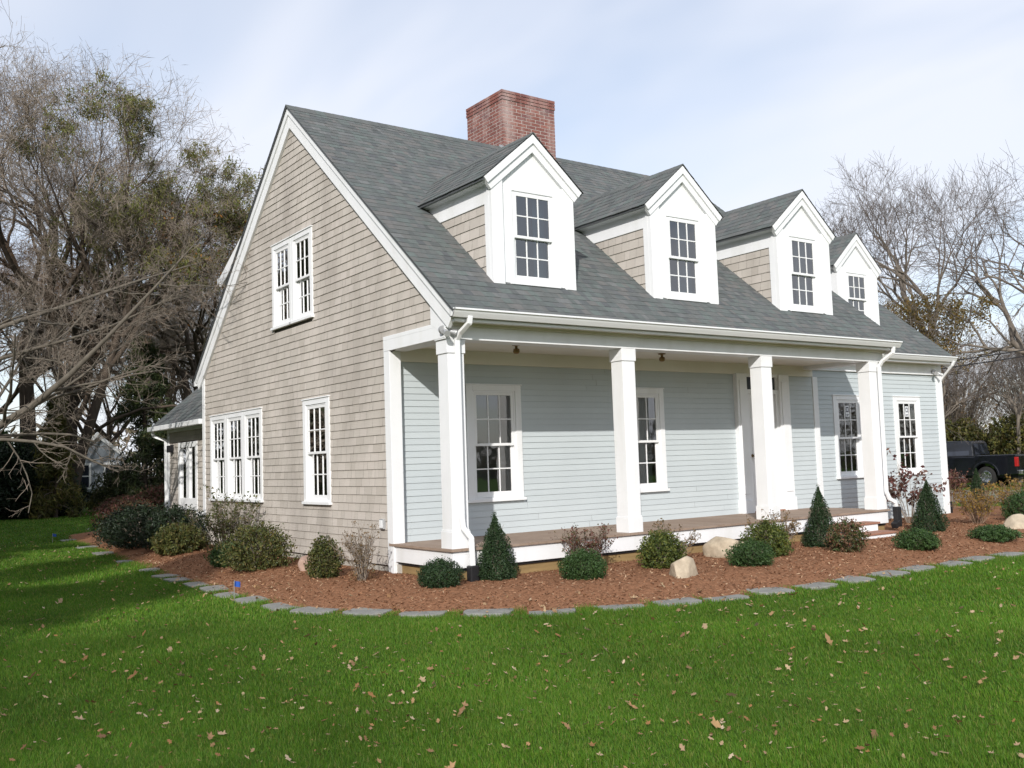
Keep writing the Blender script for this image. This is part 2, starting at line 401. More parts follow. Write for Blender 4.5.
# ------------------------------------------------------------------ main body walls
GW = [(3.212, 4.135, 0.955, 2.502), (5.81, 8.389, 0.955, 2.502), (3.708, 5.273, 3.72, 5.091)]
def holes_in(ws, m=0.05): return [(a + m, b - m, c + m, d - m) for a, b, c, d in ws]
def gspan(v):
    # wall edge between rakes; below the frieze the wall starts at the porch pilaster
    if v < 3.08: lo, hi = 1.40, YB
    else:
        t = (v + 0.12 - ZE) / SLP
        lo = max(0.05, YE + t); hi = min(YB, 2 * YR - YE - t)
    return (lo, hi)
T = Tgab(0.0)
# note u runs along +y, seen mirrored from outside; only symmetric use
siding('gable_wall', M['shingle'], T, 0.215, 7.0, 0.1115, gspan, holes_in(GW), (0.08, 0.24), 0.014, house, 11, stagger=0.0015)
backing('gable_sheathing', M['backing'], T, 0.2, 7.02, gspan, holes_in(GW, 0.05), house)
mb = MB(); mb.box(0.02, 0.3, 1.30, YB, -0.3, 0.235); mb.box(0.35, LX, YB - 0.3, YB - 0.03, -0.3, 0.25); mb.box(0.3, 8.6, D + 0.02, D + 0.2, -0.3, 0.26)
mb.build('foundation', M['concrete'], house)

# gable windows: use mirrored u so the sashes run the right way
def Tg(u, v, w): return (0.0 - w, u, v)
window(Tg, *GW[0], label='tall single window between triple window and porch in shingled gable', curtain=[(0.62, 1.0, M['curtain'])])
tw = (GW[1][1] - GW[1][0])
for k in range(3):
    a = GW[1][0] + tw * k / 3
    window(Tg, a + (0.0 if k == 0 else 0.002), a + tw / 3 - 0.002, GW[1][2], GW[1][3], casing=0.085, curtain=[(0.66, 1.0, M['curtain'])], label=('right', 'middle', 'left')[k] + ' unit of the triple window in the shingled gable')
dw = (GW[2][1] - GW[2][0])
for k in range(2):
    a = GW[2][0] + dw * k / 2
    window(Tg, a + (0.0 if k == 0 else 0.002), a + dw / 2 - 0.002, GW[2][2], GW[2][3], casing=0.085, curtain=[(0.6, 1.0, M['curtain'])], label=('right', 'left')[k] + ' half of the paired attic window high in the gable')

# rear and right walls, plain
mb = MB(); mb.box(0.05, 8.7, YB - 0.04, YB, 0.2, 3.3); mb.build('rear_wall', M['shingle'], house)
mb = MB(); mb.prism([(8.64, D + 0.03, 0.2), (8.64, YB - 0.05, 0.2), (8.64, YB - 0.05, 3.2), (8.64, YR, 6.98), (8.64, D + 0.03, 4.5)], (0.03, 0, 0)); mb.prism([(8.64, 0.1, 3.3), (8.64, D + 0.028, 3.3), (8.64, D + 0.028, 4.55)], (0.03, 0, 0)); mb.build('right_gable_wall', M['shingle'], house)

# porch back wall
PW = [(1.19, 2.109, 0.944, 2.547), (3.981, 4.90, 0.944, 2.547)]
ph = holes_in(PW) + [(6.56, 7.90, 0, 3.0)]
Tp = Tfront(D)
siding('porch_wall', M['clap'], Tp, ZF, 2.84, 0.0835, lambda v: (0.146, 8.64), ph, (1.9, 3.9), 0.012, house, 5)
backing('porch_sheathing', M['backing'], Tp, ZF - 0.1, 2.9, lambda v: (0.02, 8.64), holes_in(PW, 0.05), house)
window(Tp, *PW[0], label='window on the porch wall nearest the corner column')
window(Tp, *PW[1], label='window on the porch wall partly hidden by the second column', curtain=[(0.42, 1.0, M['curtain'])])
mb = MB(); mb.box(0.146, 8.62, D - 0.05, D + 0.0, 2.83, 3.01); mb.build('frieze_board', M['white_shaded'], house, bevel=0.003)

# door with pilasters
mb = MB()
for a, b in ((6.55, 6.80), (7.63, 7.90)):
    mb.box(a, b, D - 0.09, D + 0.02, ZF + 0.22, 2.84); mb.box(a - 0.02, b + 0.02, D - 0.11, D + 0.02, ZF, ZF + 0.22)
    mb.box(a + 0.05, b - 0.05, D - 0.104, D - 0.09, ZF + 0.32, 2.72)
mb.box(6.80, 7.63, D - 0.06, D + 0.02, 2.79, 2.84); mb.box(6.80, 7.63, D - 0.05, D + 0.02, 2.50, 2.575)
mb.box(6.80, 6.86, D - 0.05, D + 0.02, ZF, 2.5); mb.box(7.57, 7.63, D - 0.05, D + 0.02, ZF, 2.5)
surround = mb.build('door_surround', M['white'], house, bevel=0.004)
mb = MB(); mb.box(6.80, 7.63, D - 0.008, D + 0.002, 2.575, 2.79); mb.build('transom_glass', mat('dark_transom_glass', (0.03, 0.035, 0.045), 0.05, spec=0.6), surround)
mb = MB()
for u in (6.80, 7.06, 7.34, 7.60): mb.box(u, u + 0.03, D - 0.03, D - 0.01, 2.575, 2.79)
mb.build('transom_bars', M['white'], surround)
mb = MB(); mb.box(6.862, 7.568, D - 0.02, D + 0.015, ZF + 0.02, 2.498)
for a, b in ((6.93, 7.17), (7.26, 7.50)):
    for c, d in ((0.62, 1.16), (1.34, 1.95), (2.07, 2.38)): mb.box(a, b, D - 0.03, D - 0.02, c, d)
door = mb.build('front_door', M['sashw'], house, bevel=0.004)
mb = MB(); mb.lathe([(0.0, -0.075), (0.028, -0.07), (0.032, -0.05), (0.018, -0.035), (0.012, -0.01), (0.03, -0.005), (0.03, 0.0)], (6.93, D - 0.02, 1.45), axis='y'); mb.build('door_knob', M['brass'], door, smooth=True)
mb = MB(); mb.box(6.80, 7.63, D - 0.10, D, ZF, ZF + 0.02); mb.build('threshold', M['tread'], surround)

# corner boards and gable trim
mb = MB(); mb.box(-0.022, 0.145, D - 0.11, D + 0.045, 0.10, 2.955); mb.build('corner_pilaster', M['white'], house, bevel=0.004)
mb = MB(); mb.box(8.64, 8.78, D - 0.025, D + 0.14, 0.3, 2.83); mb.build('corner_board', M['white'], house, bevel=0.004)
mb = MB(); mb.box(-0.022, 0.1, YB - 0.12, YB + 0.02, 0.2, 3.25); mb.build('corner_board', M['white'], house, bevel=0.004)
mb = MB(); mb.box(-0.024, 0.25, 0.004, D + 0.045, 2.957, 3.098)
mb.box(-0.024, -0.001, 0.004, D + 0.045, 3.098, 3.15); mb.build('gable_beam', M['white'], house, bevel=0.004)
mb = MB(); mb.prism([(-0.026, -0.02, 2.962), (-0.026, 0.32, 3.152), (-0.026, 0.32, zroof(0.32) - 0.02), (-0.026, -0.02, zroof(-0.02) - 0.02)], (0.03, 0, 0)); mb.build('gable_return', M['white'], house, bevel=0.003)
for x in (-0.03, 8.64):
    mb = MB(); mb.prism([(x, -0.188, 3.12), (x, -0.021, 3.07), (x, -0.021, zroof(-0.02) - 0.03), (x, -0.188, zroof(-0.188) - 0.03)], (0.03, 0, 0)); mb.build('eave_return', M['white'], house)
for (xa, nm) in ((-0.055, 1), (LX - 0.02, 1)):
    mb = MB()
    cs = math.cos(math.atan(SLP)); sn = math.sin(math.atan(SLP))
    for sgn in (1, -1):
        def Y(y): return y if sgn == 1 else 2 * YR - y
        def off(y, z, d): return (y + sn * d, z - cs * d)
        e0 = (YE - 0.01, zroof(YE - 0.01) - 0.012); 
        for (d0, d1, xo, th) in ((0.0, 0.10, xa - 0.022, 0.06), (0.10, 0.26, xa, 0.05)):
            p0 = off(*e0, d0); p1 = off(*e0, d1)
            if d1 > 0.2: p1 = off(*e0, d1)
            q0 = (YR, ZR - 0.012 - d0 / cs); q1 = (YR, ZR - 0.012 - d1 / cs)
            mb.prism([(xo, Y(p0[0]), p0[1]), (xo, Y(p1[0]), p1[1]), (xo, Y(q1[0]), q1[1]), (xo, Y(q0[0]), q0[1])], (th, 0, 0))
    mb.build('rake_board', M['white'], house, bevel=0.003)

# ------------------------------------------------------------------ main roof
sl_len = math.hypot(YR - YE, ZR - ZE)
sd = np.array([0, YR - YE, ZR - ZE]) / sl_len
roofdeck = MB()
th = 0.05
XL, XR = -0.10, LX + 0.04
roofdeck.prism([(XL, YE - 0.03, ZE - 0.025), (XL, YR, ZR - 0.001), (XL, YR, ZR - 0.03), (XL, YE - 0.03, ZE - 0.055)], (XR - XL, 0, 0))
roofdeck.prism([(XL, 2 * YR - YE + 0.03, ZE - 0.025), (XL, YR + 0.001, ZR - 0.001), (XL, YR + 0.001, ZR - 0.03), (XL, 2 * YR - YE + 0.03, ZE - 0.055)], (XR - XL, 0, 0))
roof = roofdeck.build('roof', M['drip'], house)
o = np.array([0, YE - 0.045, ZE - 0.045 * SLP])
roof_tabs('roof_shingles', o, (1, 0, 0), sd, sl_len + 0.058, lambda s: (XL - 0.008, XR + 0.008), roof, 3)
roof_tabs('roof_shingles', np.array([0, 2 * YR - YE + 0.045, ZE - 0.045 * SLP]), (1, 0, 0), sd * np.array([1, -1, 1]), sl_len + 0.058, lambda s: (XL - 0.008, XR + 0.008), roof, 4)
def ridge_cap(x0, x1, y, z, sl_, parent, along='x', seed=0, wd=0.14):
    rng = random.Random(seed); V = []; F = []; c = x0; k = 0
    while c < x1 - 0.001:
        e = min(c + 0.16, x1); k = len(V); h = 0.013; lo = 0.010
        def P(a, b, zz): return (a, y + b, zz) if along == 'x' else (y + b, a, zz)
        for a, hh in ((c, h), (e, lo)):
            V += [P(a, -wd, z - sl_ * wd + hh), P(a, 0, z + hh + 0.004), P(a, wd, z - sl_ * wd + hh)]
        V += [P(c, -wd, z - sl_ * wd), P(c, 0, z), P(c, wd, z - sl_ * wd)]
        F += [(k, k + 3, k + 4, k + 1), (k + 1, k + 4, k + 5, k + 2), (k + 6, k, k + 1, k + 7), (k + 7, k + 1, k + 2, k + 8)]
        c = e
    return np_mesh('ridge_cap', V, F, M['roof'], parent)
ridge_cap(XL - 0.008, XR + 0.008, YR, ZR, SLP, roof, seed=1)

# eave trim, gutter
mb = MB()
mb.box(-0.02, 8.62, 0.0, 0.25, ZB, 3.10)                      # beam
mb.build('porch_beam', M['white'], house, bevel=0.004)
mb = MB(); mb.box(8.37, 8.62, 0.252, D - 0.03, ZB + 0.002, 3.14); mb.build('porch_end_beam', M['white'], house, bevel=0.004)
mb = MB(); mb.box(-0.02, 8.66, -0.035, 0.2, 3.10, 3.135); mb.box(-0.02, 8.66, -0.19, 0.2, 3.135, 3.16); mb.build('soffit', M['white_shaded'], house)
mb = MB(); mb.box(-0.03, 8.68, -0.205, -0.185, 3.115, 3.265); mb.box(-0.03, 8.68, -0.225, -0.205, 3.12, 3.155); mb.build('fascia_board', M['white'], house, bevel=0.003)
mb = MB(); mb.box(0.1, 8.6, 0.25, D, 3.01, 3.03); mb.build('porch_ceiling', M['white_shaded'], house)
def gutter(x0, x1, y, ztop, parent):
    g = MB()
    prof = [(0, 0.0), (0, -0.10), (-0.055, -0.10), (-0.075, -0.07), (-0.088, -0.05), (-0.10, -0.025), (-0.115, -0.02), (-0.115, 0.0), (-0.105, 0.0), (-0.105, -0.012), (-0.092, -0.02), (-0.07, -0.06), (-0.05, -0.092), (-0.006, -0.092), (-0.006, 0.0)]
    g.prism([(x0, y + a, ztop + b) for a, b in prof], (x1 - x0, 0, 0))
    for x in (x0, x1 - 0.004): g.prism([(x, y + a, ztop + b) for a, b in prof[:8]], (0.004, 0, 0))
    return g.build('gutter', M['vinyl'], parent)
gutter(-0.09, LX + 0.0, -0.228, 3.262, house)

# porch ceiling lamps
for x, y in ((1.45, 0.62), (4.2, 0.74)):
    mb = MB(); mb.lathe([(0, 0), (0.055, 0), (0.055, -0.015), (0.02, -0.02), (0.018, -0.05), (0.04, -0.06), (0.045, -0.10), (0.03, -0.12), (0, -0.125)], (x, y, 3.009)); mb.build('ceiling_lamp', M['brass'], house, smooth=True)

# columns
for i, x in enumerate((0.0, 2.735, 5.53, 8.222)):
    cw = 0.2535; c = x + cw / 2; h = 0.1125
    mb = MB(); mb.box(c - h, c + h, cw / 2 - h, cw / 2 + h, ZF + 0.22, ZB - 0.165)
    co = mb.build('porch_column', M['white'], house, bevel=0.004)
    mb = MB(); mb.box(x, x + cw, 0.001, cw, ZB - 0.165, ZB - 0.001); mb.build('capital', M['white'], co, bevel=0.004)
    mb = MB(); mb.box(x, x + cw, 0.001, cw, ZF, ZF + 0.20)
    b = len(mb.v); a = 0.008
    mb.prism([(x + a, a, ZF + 0.20), (x + cw - a, a, ZF + 0.20), (x + cw - a, cw - a, ZF + 0.20), (x + a, cw - a, ZF + 0.20)], (0, 0, 0.02)); mb.build('base', M['white'], co, bevel=0.005)

# deck
V = []; F = []
rng = random.Random(8); x0, x1, y0, y1 = -0.03, 8.52, -0.03, D
n = 62; mbd = MB()
for k in range(n):
    a = x0 + (x1 - x0) * k / n; b = x0 + (x1 - x0) * (k + 1) / n
    mbd.box(a, b - 0.004, y0, y1, ZF - 0.028, ZF)
mbd.build('porch_floor', M['deck'], house, fix=False)
mb = MB(); mb.box(0.0, 8.49, 0.0, 0.03, 0.267, ZF - 0.029); mb.box(0.0, 0.03, 0.031, D - 0.111, 0.267, ZF - 0.029); mb.box(8.46, 8.49, 0.031, D, 0.267, ZF - 0.029); mb.build('porch_skirt', M['white'], house, bevel=0.004)
mb = MB(); mb.box(0.05, 8.44, 0.05, 0.08, -0.2, 0.24); mb.box(0.05, 0.08, 0.08, D, -0.2, 0.24); mb.box(8.40, 8.43, 0.08, D, -0.2, 0.24); mb.build('porch_riser', M['ptwood'], house)
mb = MB(); mb.box(0.03, 8.45, 0.03, 0.05, 0.235, 0.268); mb.box(0.03, 0.05, 0.05, 1.32, 0.235, 0.268); mb.build('skirt_gap_shade', M['black'], house)  # black strip stands in for the shade of the gap below the skirt
mb = MB(); mb.box(0.20, 0.30, D - 0.22, D - 0.15, ZF, ZF + 0.025); 
# steps
st = MB(); st.box(6.36, 7.78, -0.28, -0.002, 0.0, 0.305); st.box(6.34, 7.80, -0.58, -0.282, 0.0, 0.172)
steps = st.build('porch_steps', M['white'], house, bevel=0.004)
mb = MB(); mb.box(6.33, 7.82, -0.30, -0.002, 0.306, 0.336); mb.build('step_tread', M['tread'], steps, bevel=0.004)
mb = MB(); mb.box(6.31, 7.84, -0.60, -0.282, 0.173, 0.203); mb.build('step_tread', M['tread'], steps, bevel=0.004)

# downspouts (rectangular pipe following a path)
def pipe(path, parent, wx=0.062, wy=0.046):
    p = MB(); 
    for a, b in zip(path[:-1], path[1:]):
        a = Vector(a); b = Vector(b); d = (b - a).normalized()
        p.bar(a - d * 0.012, b + d * 0.012, wx, wy, up=(0.02, 1, 0.01))
    return p.build('downspout', M['vinyl'], parent, bevel=0.01)
d1 = pipe([(0.15, -0.28, 3.17), (0.145, -0.27, 3.10), (0.115, -0.11, 3.0), (0.11, -0.05, 2.93), (0.11, -0.045, 0.83), (0.12, -0.05, 0.73), (0.20, -0.09, 0.61), (0.21, -0.09, 0.25)], house)
d2 = pipe([(8.53, -0.27, 3.16), (8.52, -0.26, 3.07), (8.44, -0.10, 2.94), (8.42, -0.055, 2.86), (8.42, -0.045, 0.78), (8.47, -0.06, 0.66), (8.58, -0.09, 0.60), (8.60, -0.09, 0.52)], house)
mb = MB(); mb.bar((0.21, -0.09, 0.30), (0.21, -0.09, -0.05), 0.12, 0.10, up=(0, 1, 0)); mb.build('drain_boot', M['black'], d1, bevel=0.015)
mb = MB(); mb.bar((8.61, -0.09, 0.53), (8.60, -0.10, 0.20), 0.11, 0.10, up=(0, 1, 0)); mb.bar((8.60, -0.10, 0.27), (8.45, -0.12, 0.22), 0.1, 0.1, up=(0, 0, 1)); mb.build('drain_boot', M['black'], d2, bevel=0.015)
# straps, outlet, floodlight
mb = MB(); mb.box(-0.045, -0.005, 1.60, 1.71, 0.67, 0.80); ob = mb.build('outlet_box', M['grey_metal'], house, bevel=0.006)
mb = MB(); mb.box(-0.055, -0.045, 1.615, 1.695, 0.685, 0.785); mb.build('cover', M['vinyl'], ob, bevel=0.004)
def floodlight(c, parent, dirs):
    mb = MB(); mb.lathe([(0.0, -0.02), (0.05, -0.02), (0.05, 0.02), (0, 0.02)], c, axis='y')
    for d in dirs:
        d = Vector(d).normalized(); a = Vector(c) + Vector((0, -0.03, 0)); p = a + d * 0.06
        mb.tube([a, p], 0.012, 8); mb.tube([p, p + d * 0.04, p + d * 0.09, p + d * 0.10], [0.022, 0.026, 0.038, 0.039], 12)
    return mb.build('floodlight', M['grey_metal'], parent, smooth=False)
floodlight((-0.035, 0.03, 3.05), house, [(-0.3, -1, -0.5), (0.9, -0.8, -0.4)])

# ------------------------------------------------------------------ dormers
def dormer(xc, yf, zplane, ztip, zap, zbase, label, wlabel, curtain=None, seed=0):
    """zplane(y): height of the roof it stands on"""
    hw, ht = 0.64, 0.80; sl = (zap - ztip) / ht
    inv = lambda z: (z - zplane(0)) / (zplane(1) - zplane(0))
    # window rect on the face
    wu0, wu1, wv0, wv1 = xc - 0.378, xc + 0.378, zbase - 0.015, ztip - 0.06
    f = MB()
    Tf = lambda u, v, w: (u, yf - w, v)
    zg = lambda u: zap - sl * abs(u - xc) - 0.10
    # panel pieces round the window (thick boards)
    for a, b in ((xc - hw + 0.14, wu0 + 0.03), (wu1 - 0.03, xc + hw - 0.14)):
        f.prism([(a, yf, zbase - 0.02), (b, yf, zbase - 0.02), (b, yf, zg(b)), (a, yf, zg(a))], (0, 0.03, 0))
    f.prism([(wu0 + 0.03, yf, wv1 - 0.03), (wu1 - 0.03, yf, wv1 - 0.03), (wu1 - 0.03, yf, zg(wu1 - 0.03)), (xc, yf, zg(xc)), (wu0 + 0.03, yf, zg(wu0 + 0.03))], (0, 0.03, 0))
    f.prism([(wu0 + 0.03, yf, zbase - 0.1), (wu1 - 0.03, yf, zbase - 0.1), (wu1 - 0.03, yf, wv0 + 0.02), (wu0 + 0.03, yf, wv0 + 0.02)], (0, 0.03, 0))
    dm = f.build('dormer', M['white'], house)
    dm['label'] = label
    # corner boards
    for s in (-1, 1):
        a, b = sorted((xc + s * (hw + 0.026), xc + s * (hw - 0.15)))
        c = MB(); c.prism([(a, yf - 0.036, zbase - 0.06), (b, yf - 0.036, zbase - 0.06), (b, yf - 0.036, zg(b)), (a, yf - 0.036, zg(a))], (0, 0.064, 0))
        sa, sb_ = sorted((xc + s * (hw + 0.026), xc + s * (hw - 0.02)))
        y2 = yf + 0.13
        c.prism([(sa, yf + 0.0285, zplane(yf) - 0.05), (sa, y2, zplane(y2) - 0.04), (sa, y2, ztip + 0.05), (sa, yf + 0.0285, ztip + 0.05)], (sb_ - sa, 0, 0))
        c.build('corner_board', M['white'], dm, bevel=0.003)
        # cheek
        xs = xc + s * hw
        zt = ztip + 0.10
        bk = MB(); bk.prism([(xs, yf + 0.03, zplane(yf) - 0.1), (xs, inv(zt) + 0.1, zt), (xs, yf + 0.03, zt)], (-s * 0.03, 0, 0)); ck = bk.build('cheek_wall', M['backing'], dm)
        Tc = (lambda u, v, w, xs=xs, s=s: (xs + s * (w + 0.002), u, v))
        siding('cheek_shingles', M['shingle'], Tc, zplane(yf) - 0.05, zt - 0.38, 0.1365, lambda v: (yf + 0.1, inv(v) + 0.12), [], (0.09, 0.25), 0.015, dm, seed + 7 * s)
        fr = MB(); fr.prism([(xs, yf + 0.131, ztip - 0.30), (xs, inv(ztip - 0.30) + 0.06, ztip - 0.30), (xs, inv(zt) + 0.06, zt), (xs, yf + 0.131, zt)], (s * 0.024, 0, 0)); fr.build('frieze_board', M['white'], dm, bevel=0.003)
    # roof
    ov = 0.06
    Nlen = math.hypot(ht, zap - ztip)
    rf = MB()
    for s in (-1, 1):
        e = (xc + s * ht, ztip); y_e = inv(ztip) + 0.05; y_r = inv(zap) + 0.05
        up = [(e[0], yf - ov, e[1]), (xc, yf - ov, zap), (xc, y_r, zap), (e[0], y_e, e[1])]
        rf.prism(up, (0, 0, -0.045))
    rfo = rf.build('dormer_roof', M['drip'], dm)
    for s in (-1, 1): # soffit boards closing the eave, from cheek to drip
        a, b = sorted((xc + s * (hw + 0.02), xc + s * (ht - 0.06)))
        so_ = MB(); so_.prism([(a, yf - 0.03, ztip - 0.005), (b, yf - 0.03, ztip - 0.035), (b, inv(ztip) + 0.02, ztip - 0.035), (a, inv(ztip) + 0.02, ztip - 0.005)], (0, 0, -0.03))
        so_.build('soffit', M['white'], dm)
    for s in (-1, 1):
        S_ = np.array([-s * ht, 0, zap - ztip]) / Nlen
        O = np.array([xc + s * (ht + 0.015), 0, ztip - 0.013])
        roof_tabs('roof_shingles', O, (0, 1, 0), S_, Nlen + 0.02, lambda q: (yf - ov - 0.02, inv(ztip + q / Nlen * (zap - ztip)) + 0.10), rfo, seed + s, expo=0.13)
    ridge_cap(yf - ov - 0.02, inv(zap) + 0.02, xc, zap, sl, rfo, along='y', wd=0.10)
    # rake boards, two layers
    rk = MB(); cs = math.cos(math.atan(sl)); sn = math.sin(math.atan(sl))
    for s in (-1, 1):
        for d0, d1, yy, tt in ((0.012, 0.10, yf - ov - 0.012, 0.075), (0.10, 0.19, yf - ov + 0.012, 0.05)):
            p0 = (xc + s * (ht - sn * d0), ztip - cs * d0); p1 = (xc + s * (ht - sn * d1), ztip - cs * d1)
            q0 = (xc, zap - d0 / cs); q1 = (xc, zap - d1 / cs)
            rk.prism([(p0[0], yy, p0[1]), (p1[0], yy, p1[1]), (q1[0], yy, q1[1]), (q0[0], yy, q0[1])], (0, tt, 0))
    rk.build('rake_board', M['white'], dm, bevel=0.002)
    window(lambda u, v, w: (u, yf - w, v), wu0, wu1, wv0, wv1, casing=0.045, head=0.05, label=wlabel, curtain=curtain, proud=0.018)
    return dm
zp_main = lambda y: ZE + SLP * (y - YE)
zp_wing = lambda y: ZWE + WSL * (y - YWE)
cb = [(0.55, 1.0, M['curtain_blue'])]
dormer(1.551, 0.30, zp_main, 5.0655, 5.749, 3.745, 'dormer nearest the shingled gable, in front of the chimney', 'window of the dormer in front of the chimney', [(0.7, 1.0, M['curtain_blue'])], 100)
dormer(4.30, 0.30, zp_main, 5.0655, 5.749, 3.745, 'middle dormer of the three on the main roof', 'window of the middle dormer of the main roof', cb, 200)
dormer(7.04, 0.30, zp_main, 5.0655, 5.749, 3.745, 'dormer at the right end of the main roof', 'window of the dormer at the right end of the main roof', [(0.5, 1.0, M['curtain'])], 300)
dormer(11.10, 2.13, zp_wing, 5.155, 5.87, 3.99, 'dormer on the lower wing roof, farthest right', 'window of the dormer on the lower wing', [(0.0, 1.0, M['curtain'])], 400)

# ------------------------------------------------------------------ chimney
cx0, cx1, cy0, cy1, cz0, cz1 = 3.98, 5.174, 4.29, 5.455, 6.3, 8.205
mb = MB(); mb.box(cx0 + 0.003, cx1 - 0.003, cy0 + 0.003, cy1 - 0.003, cz0, cz1 - 0.01); chim = mb.build('chimney', M['mortar'], house)
rng = random.Random(4); bk = MB()
nrow = int((cz1 - cz0) / 0.0635)
for r_ in range(nrow):
    z1 = cz1 - r_ * 0.0635; z0 = z1 - 0.050
    o = 0.012 if r_ < 3 else 0.0
    o += 0.0
    for (axis, a0, a1, fixed, sg) in (('x', cx0, cx1, cy0, -1), ('x', cx0, cx1, cy1, 1), ('y', cy0, cy1, cx0, -1), ('y', cy0, cy1, cx1, 1)):
        c = a0 - o + (0.0 if (r_ + (axis == 'y')) % 2 == 0 else 0.0); first = (r_ + (axis == 'y')) % 2
        while c < a1 + o - 0.01:
            Lb = 0.105 if first else 0.213; first = 0
            e = min(c + Lb, a1 + o)
            if a1 + o - e < 0.04: e = a1 + o
            dd = rng.uniform(-0.002, 0.002) + o
            p0 = fixed + sg * dd; p1 = fixed - sg * 0.03
            lo, hi = min(p0, p1), max(p0, p1)
            ins = 0.0005 if axis == 'x' else 0.0035
            if axis == 'x': bk.box(c + (0 if c <= a0 - o + 1e-6 else 0.008), e - (0 if e >= a1 + o - 1e-6 else 0.008), lo, hi, z0, z1)
            else: bk.box(lo, hi, c + (0.003 if c <= a0 - o + 1e-6 else 0.008), e - (0.003 if e >= a1 + o - 1e-6 else 0.008), z0, z1 - 0.0007)
            c = e
bk.build('bricks', M['brick'], chim, fix=False)
mb = MB(); mb.box(cx0 + 0.03, cx1 - 0.03, cy0 + 0.03, cy1 - 0.03, cz1 - 0.011, cz1 + 0.004); mb.build('cap', M['mortar'], chim)
mb = MB(); mb.prism([(cx0 - 0.012, cy0 - 0.05, zroof(cy0) - 0.02), (cx0 - 0.012, YR, ZR + 0.02), (cx0 - 0.012, YR, ZR + 0.05), (cx0 - 0.012, cy0 - 0.015, zroof(cy0) + 0.09)], (0.01, 0, 0)); mb.build('flashing', M['grey_metal'], chim)

# rear shed dormer (only its rake tip shows past the gable)
sdm = MB()
sdm.prism([(0.22, 4.9, 6.86), (0.22, 8.45, 5.17), (0.22, 8.45, 5.09), (0.22, 4.9, 6.75)], (7.9, 0, 0), 1)
shed = sdm.build('rear_dormer', [M['white'], M['roof']], house)
mb = MB(); mb.prism([(0.20, 4.9, 6.83), (0.20, 8.47, 5.15), (0.20, 8.35, 4.98), (0.20, 4.9, 6.62)], (0.05, 0, 0)); mb.box(0.2, 8.1, 8.42, 8.46, 4.99, 5.14); mb.build('rake_board', M['white'], shed, bevel=0.003)
mb = MB(); mb.box(0.5, 7.9, 8.0, 8.05, 3.7, 5.2); mb.prism([(0.5, 5.3, 6.42), (0.5, 8.0, 3.9), (0.5, 8.0, 5.2)], (0.04, 0, 0)); mb.build('rear_dormer_wall', M['shingle'], shed)
mb = MB(); mb.box(0.2, 8.2, 8.46, 8.58, 5.05, 5.16); mb.build('gutter', M['vinyl'], shed)
# rear eave gutter end of main roof
mb = MB(); mb.box(-0.08, 8.7, YB + 0.22, YB + 0.34, 3.13, 3.25); mb.box(0.0, 8.7, YB, YB + 0.22, 3.12, 3.16); mb.build('rear_gutter', M['vinyl'], house, bevel=0.01)

# ------------------------------------------------------------------ right wing
WW = [(9.47, 10.352, 0.959, 2.519), (11.40, 12.307, 0.959, 2.519)]
Tw = Tfront(YW)
siding('wing_wall', M['clap'], Tw, 0.10, 2.98, 0.0835, lambda v: (XW0, XW1 - 0.05), holes_in(WW), (1.9, 3.9), 0.012, house, 6)
backing('wing_sheathing', M['backing'], Tw, 0.05, 3.2, lambda v: (8.66, XW1), holes_in(WW, 0.05), house)
for k, wv in enumerate(WW): window(Tw, *wv, sticker=True, label=('window of the blue wing seen left of the last column', 'window of the blue wing right of the last column')[k])
mb = MB(); mb.box(8.66, XW1, YW - 0.012, YW + 0.1, -0.3, 0.10); mb.box(XW1 - 0.1, XW1 - 0.02, YW + 0.1, 8.0, -0.3, 0.1); mb.build('foundation', M['concrete'], house)
mb = MB(); mb.box(XW1 - 0.17, XW1 + 0.03, YW - 0.03, YW + 0.12, 0.08, 2.98); mb.build('corner_board', M['white'], house, bevel=0.004)
mb = MB(); mb.box(8.66, XW1 + 0.03, YW - 0.03, YW + 0.05, 2.98, 3.20); mb.box(8.66, XW1 + 0.03, YW - 0.05, YW - 0.03, 2.98, 3.0); mb.build('frieze_board', M['white'], house, bevel=0.003)
mb = MB(); mb.box(8.72, XW1 + 0.03, YWE + 0.05, YW + 0.05, 3.20, 3.225); mb.build('soffit', M['white_shaded'], house)
mb = MB(); mb.box(8.75, XW1 + 0.04, YWE + 0.03, YWE + 0.05, 3.19, 3.33); mb.build('fascia_board', M['white'], house, bevel=0.003)
mb = MB(); mb.prism([(XW1 - 0.03, YW + 0.05, 0.1), (XW1 - 0.03, 7.5, 0.1), (XW1 - 0.03, 7.5, zp_wing(2 * YWR - 7.5) - 0.1), (XW1 - 0.03, YWR, ZWR - 0.1), (XW1 - 0.03, YW + 0.05, zp_wing(YW + .05) - 0.08)], (0.03, 0, 0)); mb.box(8.7, XW1, 7.46, 7.5, 0.1, 3.3); mb.build('wing_side_wall', M['shingle'], house)
wl = math.hypot(YWR - YWE, ZWR - ZWE); wsd = np.array([0, YWR - YWE, ZWR - ZWE]) / wl
wx0, wx1 = 8.68, XW1 + 0.06
mb = MB()
mb.prism([(wx0, YWE - 0.03, ZWE - 0.025), (wx0, YWR, ZWR - 0.001), (wx0, YWR, ZWR - 0.03), (wx0, YWE - 0.03, ZWE - 0.055)], (wx1 - wx0, 0, 0))
mb.prism([(wx0, 2 * YWR - YWE + 0.03, ZWE - 0.025), (wx0, YWR + 0.001, ZWR - 0.001), (wx0, YWR + 0.001, ZWR - 0.03), (wx0, 2 * YWR - YWE + 0.03, ZWE - 0.055)], (wx1 - wx0, 0, 0))
wroof = mb.build('wing_roof', M['drip'], house)
roof_tabs('roof_shingles', (0, YWE - 0.045, ZWE - 0.04), (1, 0, 0), wsd, wl + 0.058, lambda s: (wx0, wx1 + 0.008), wroof, 21)
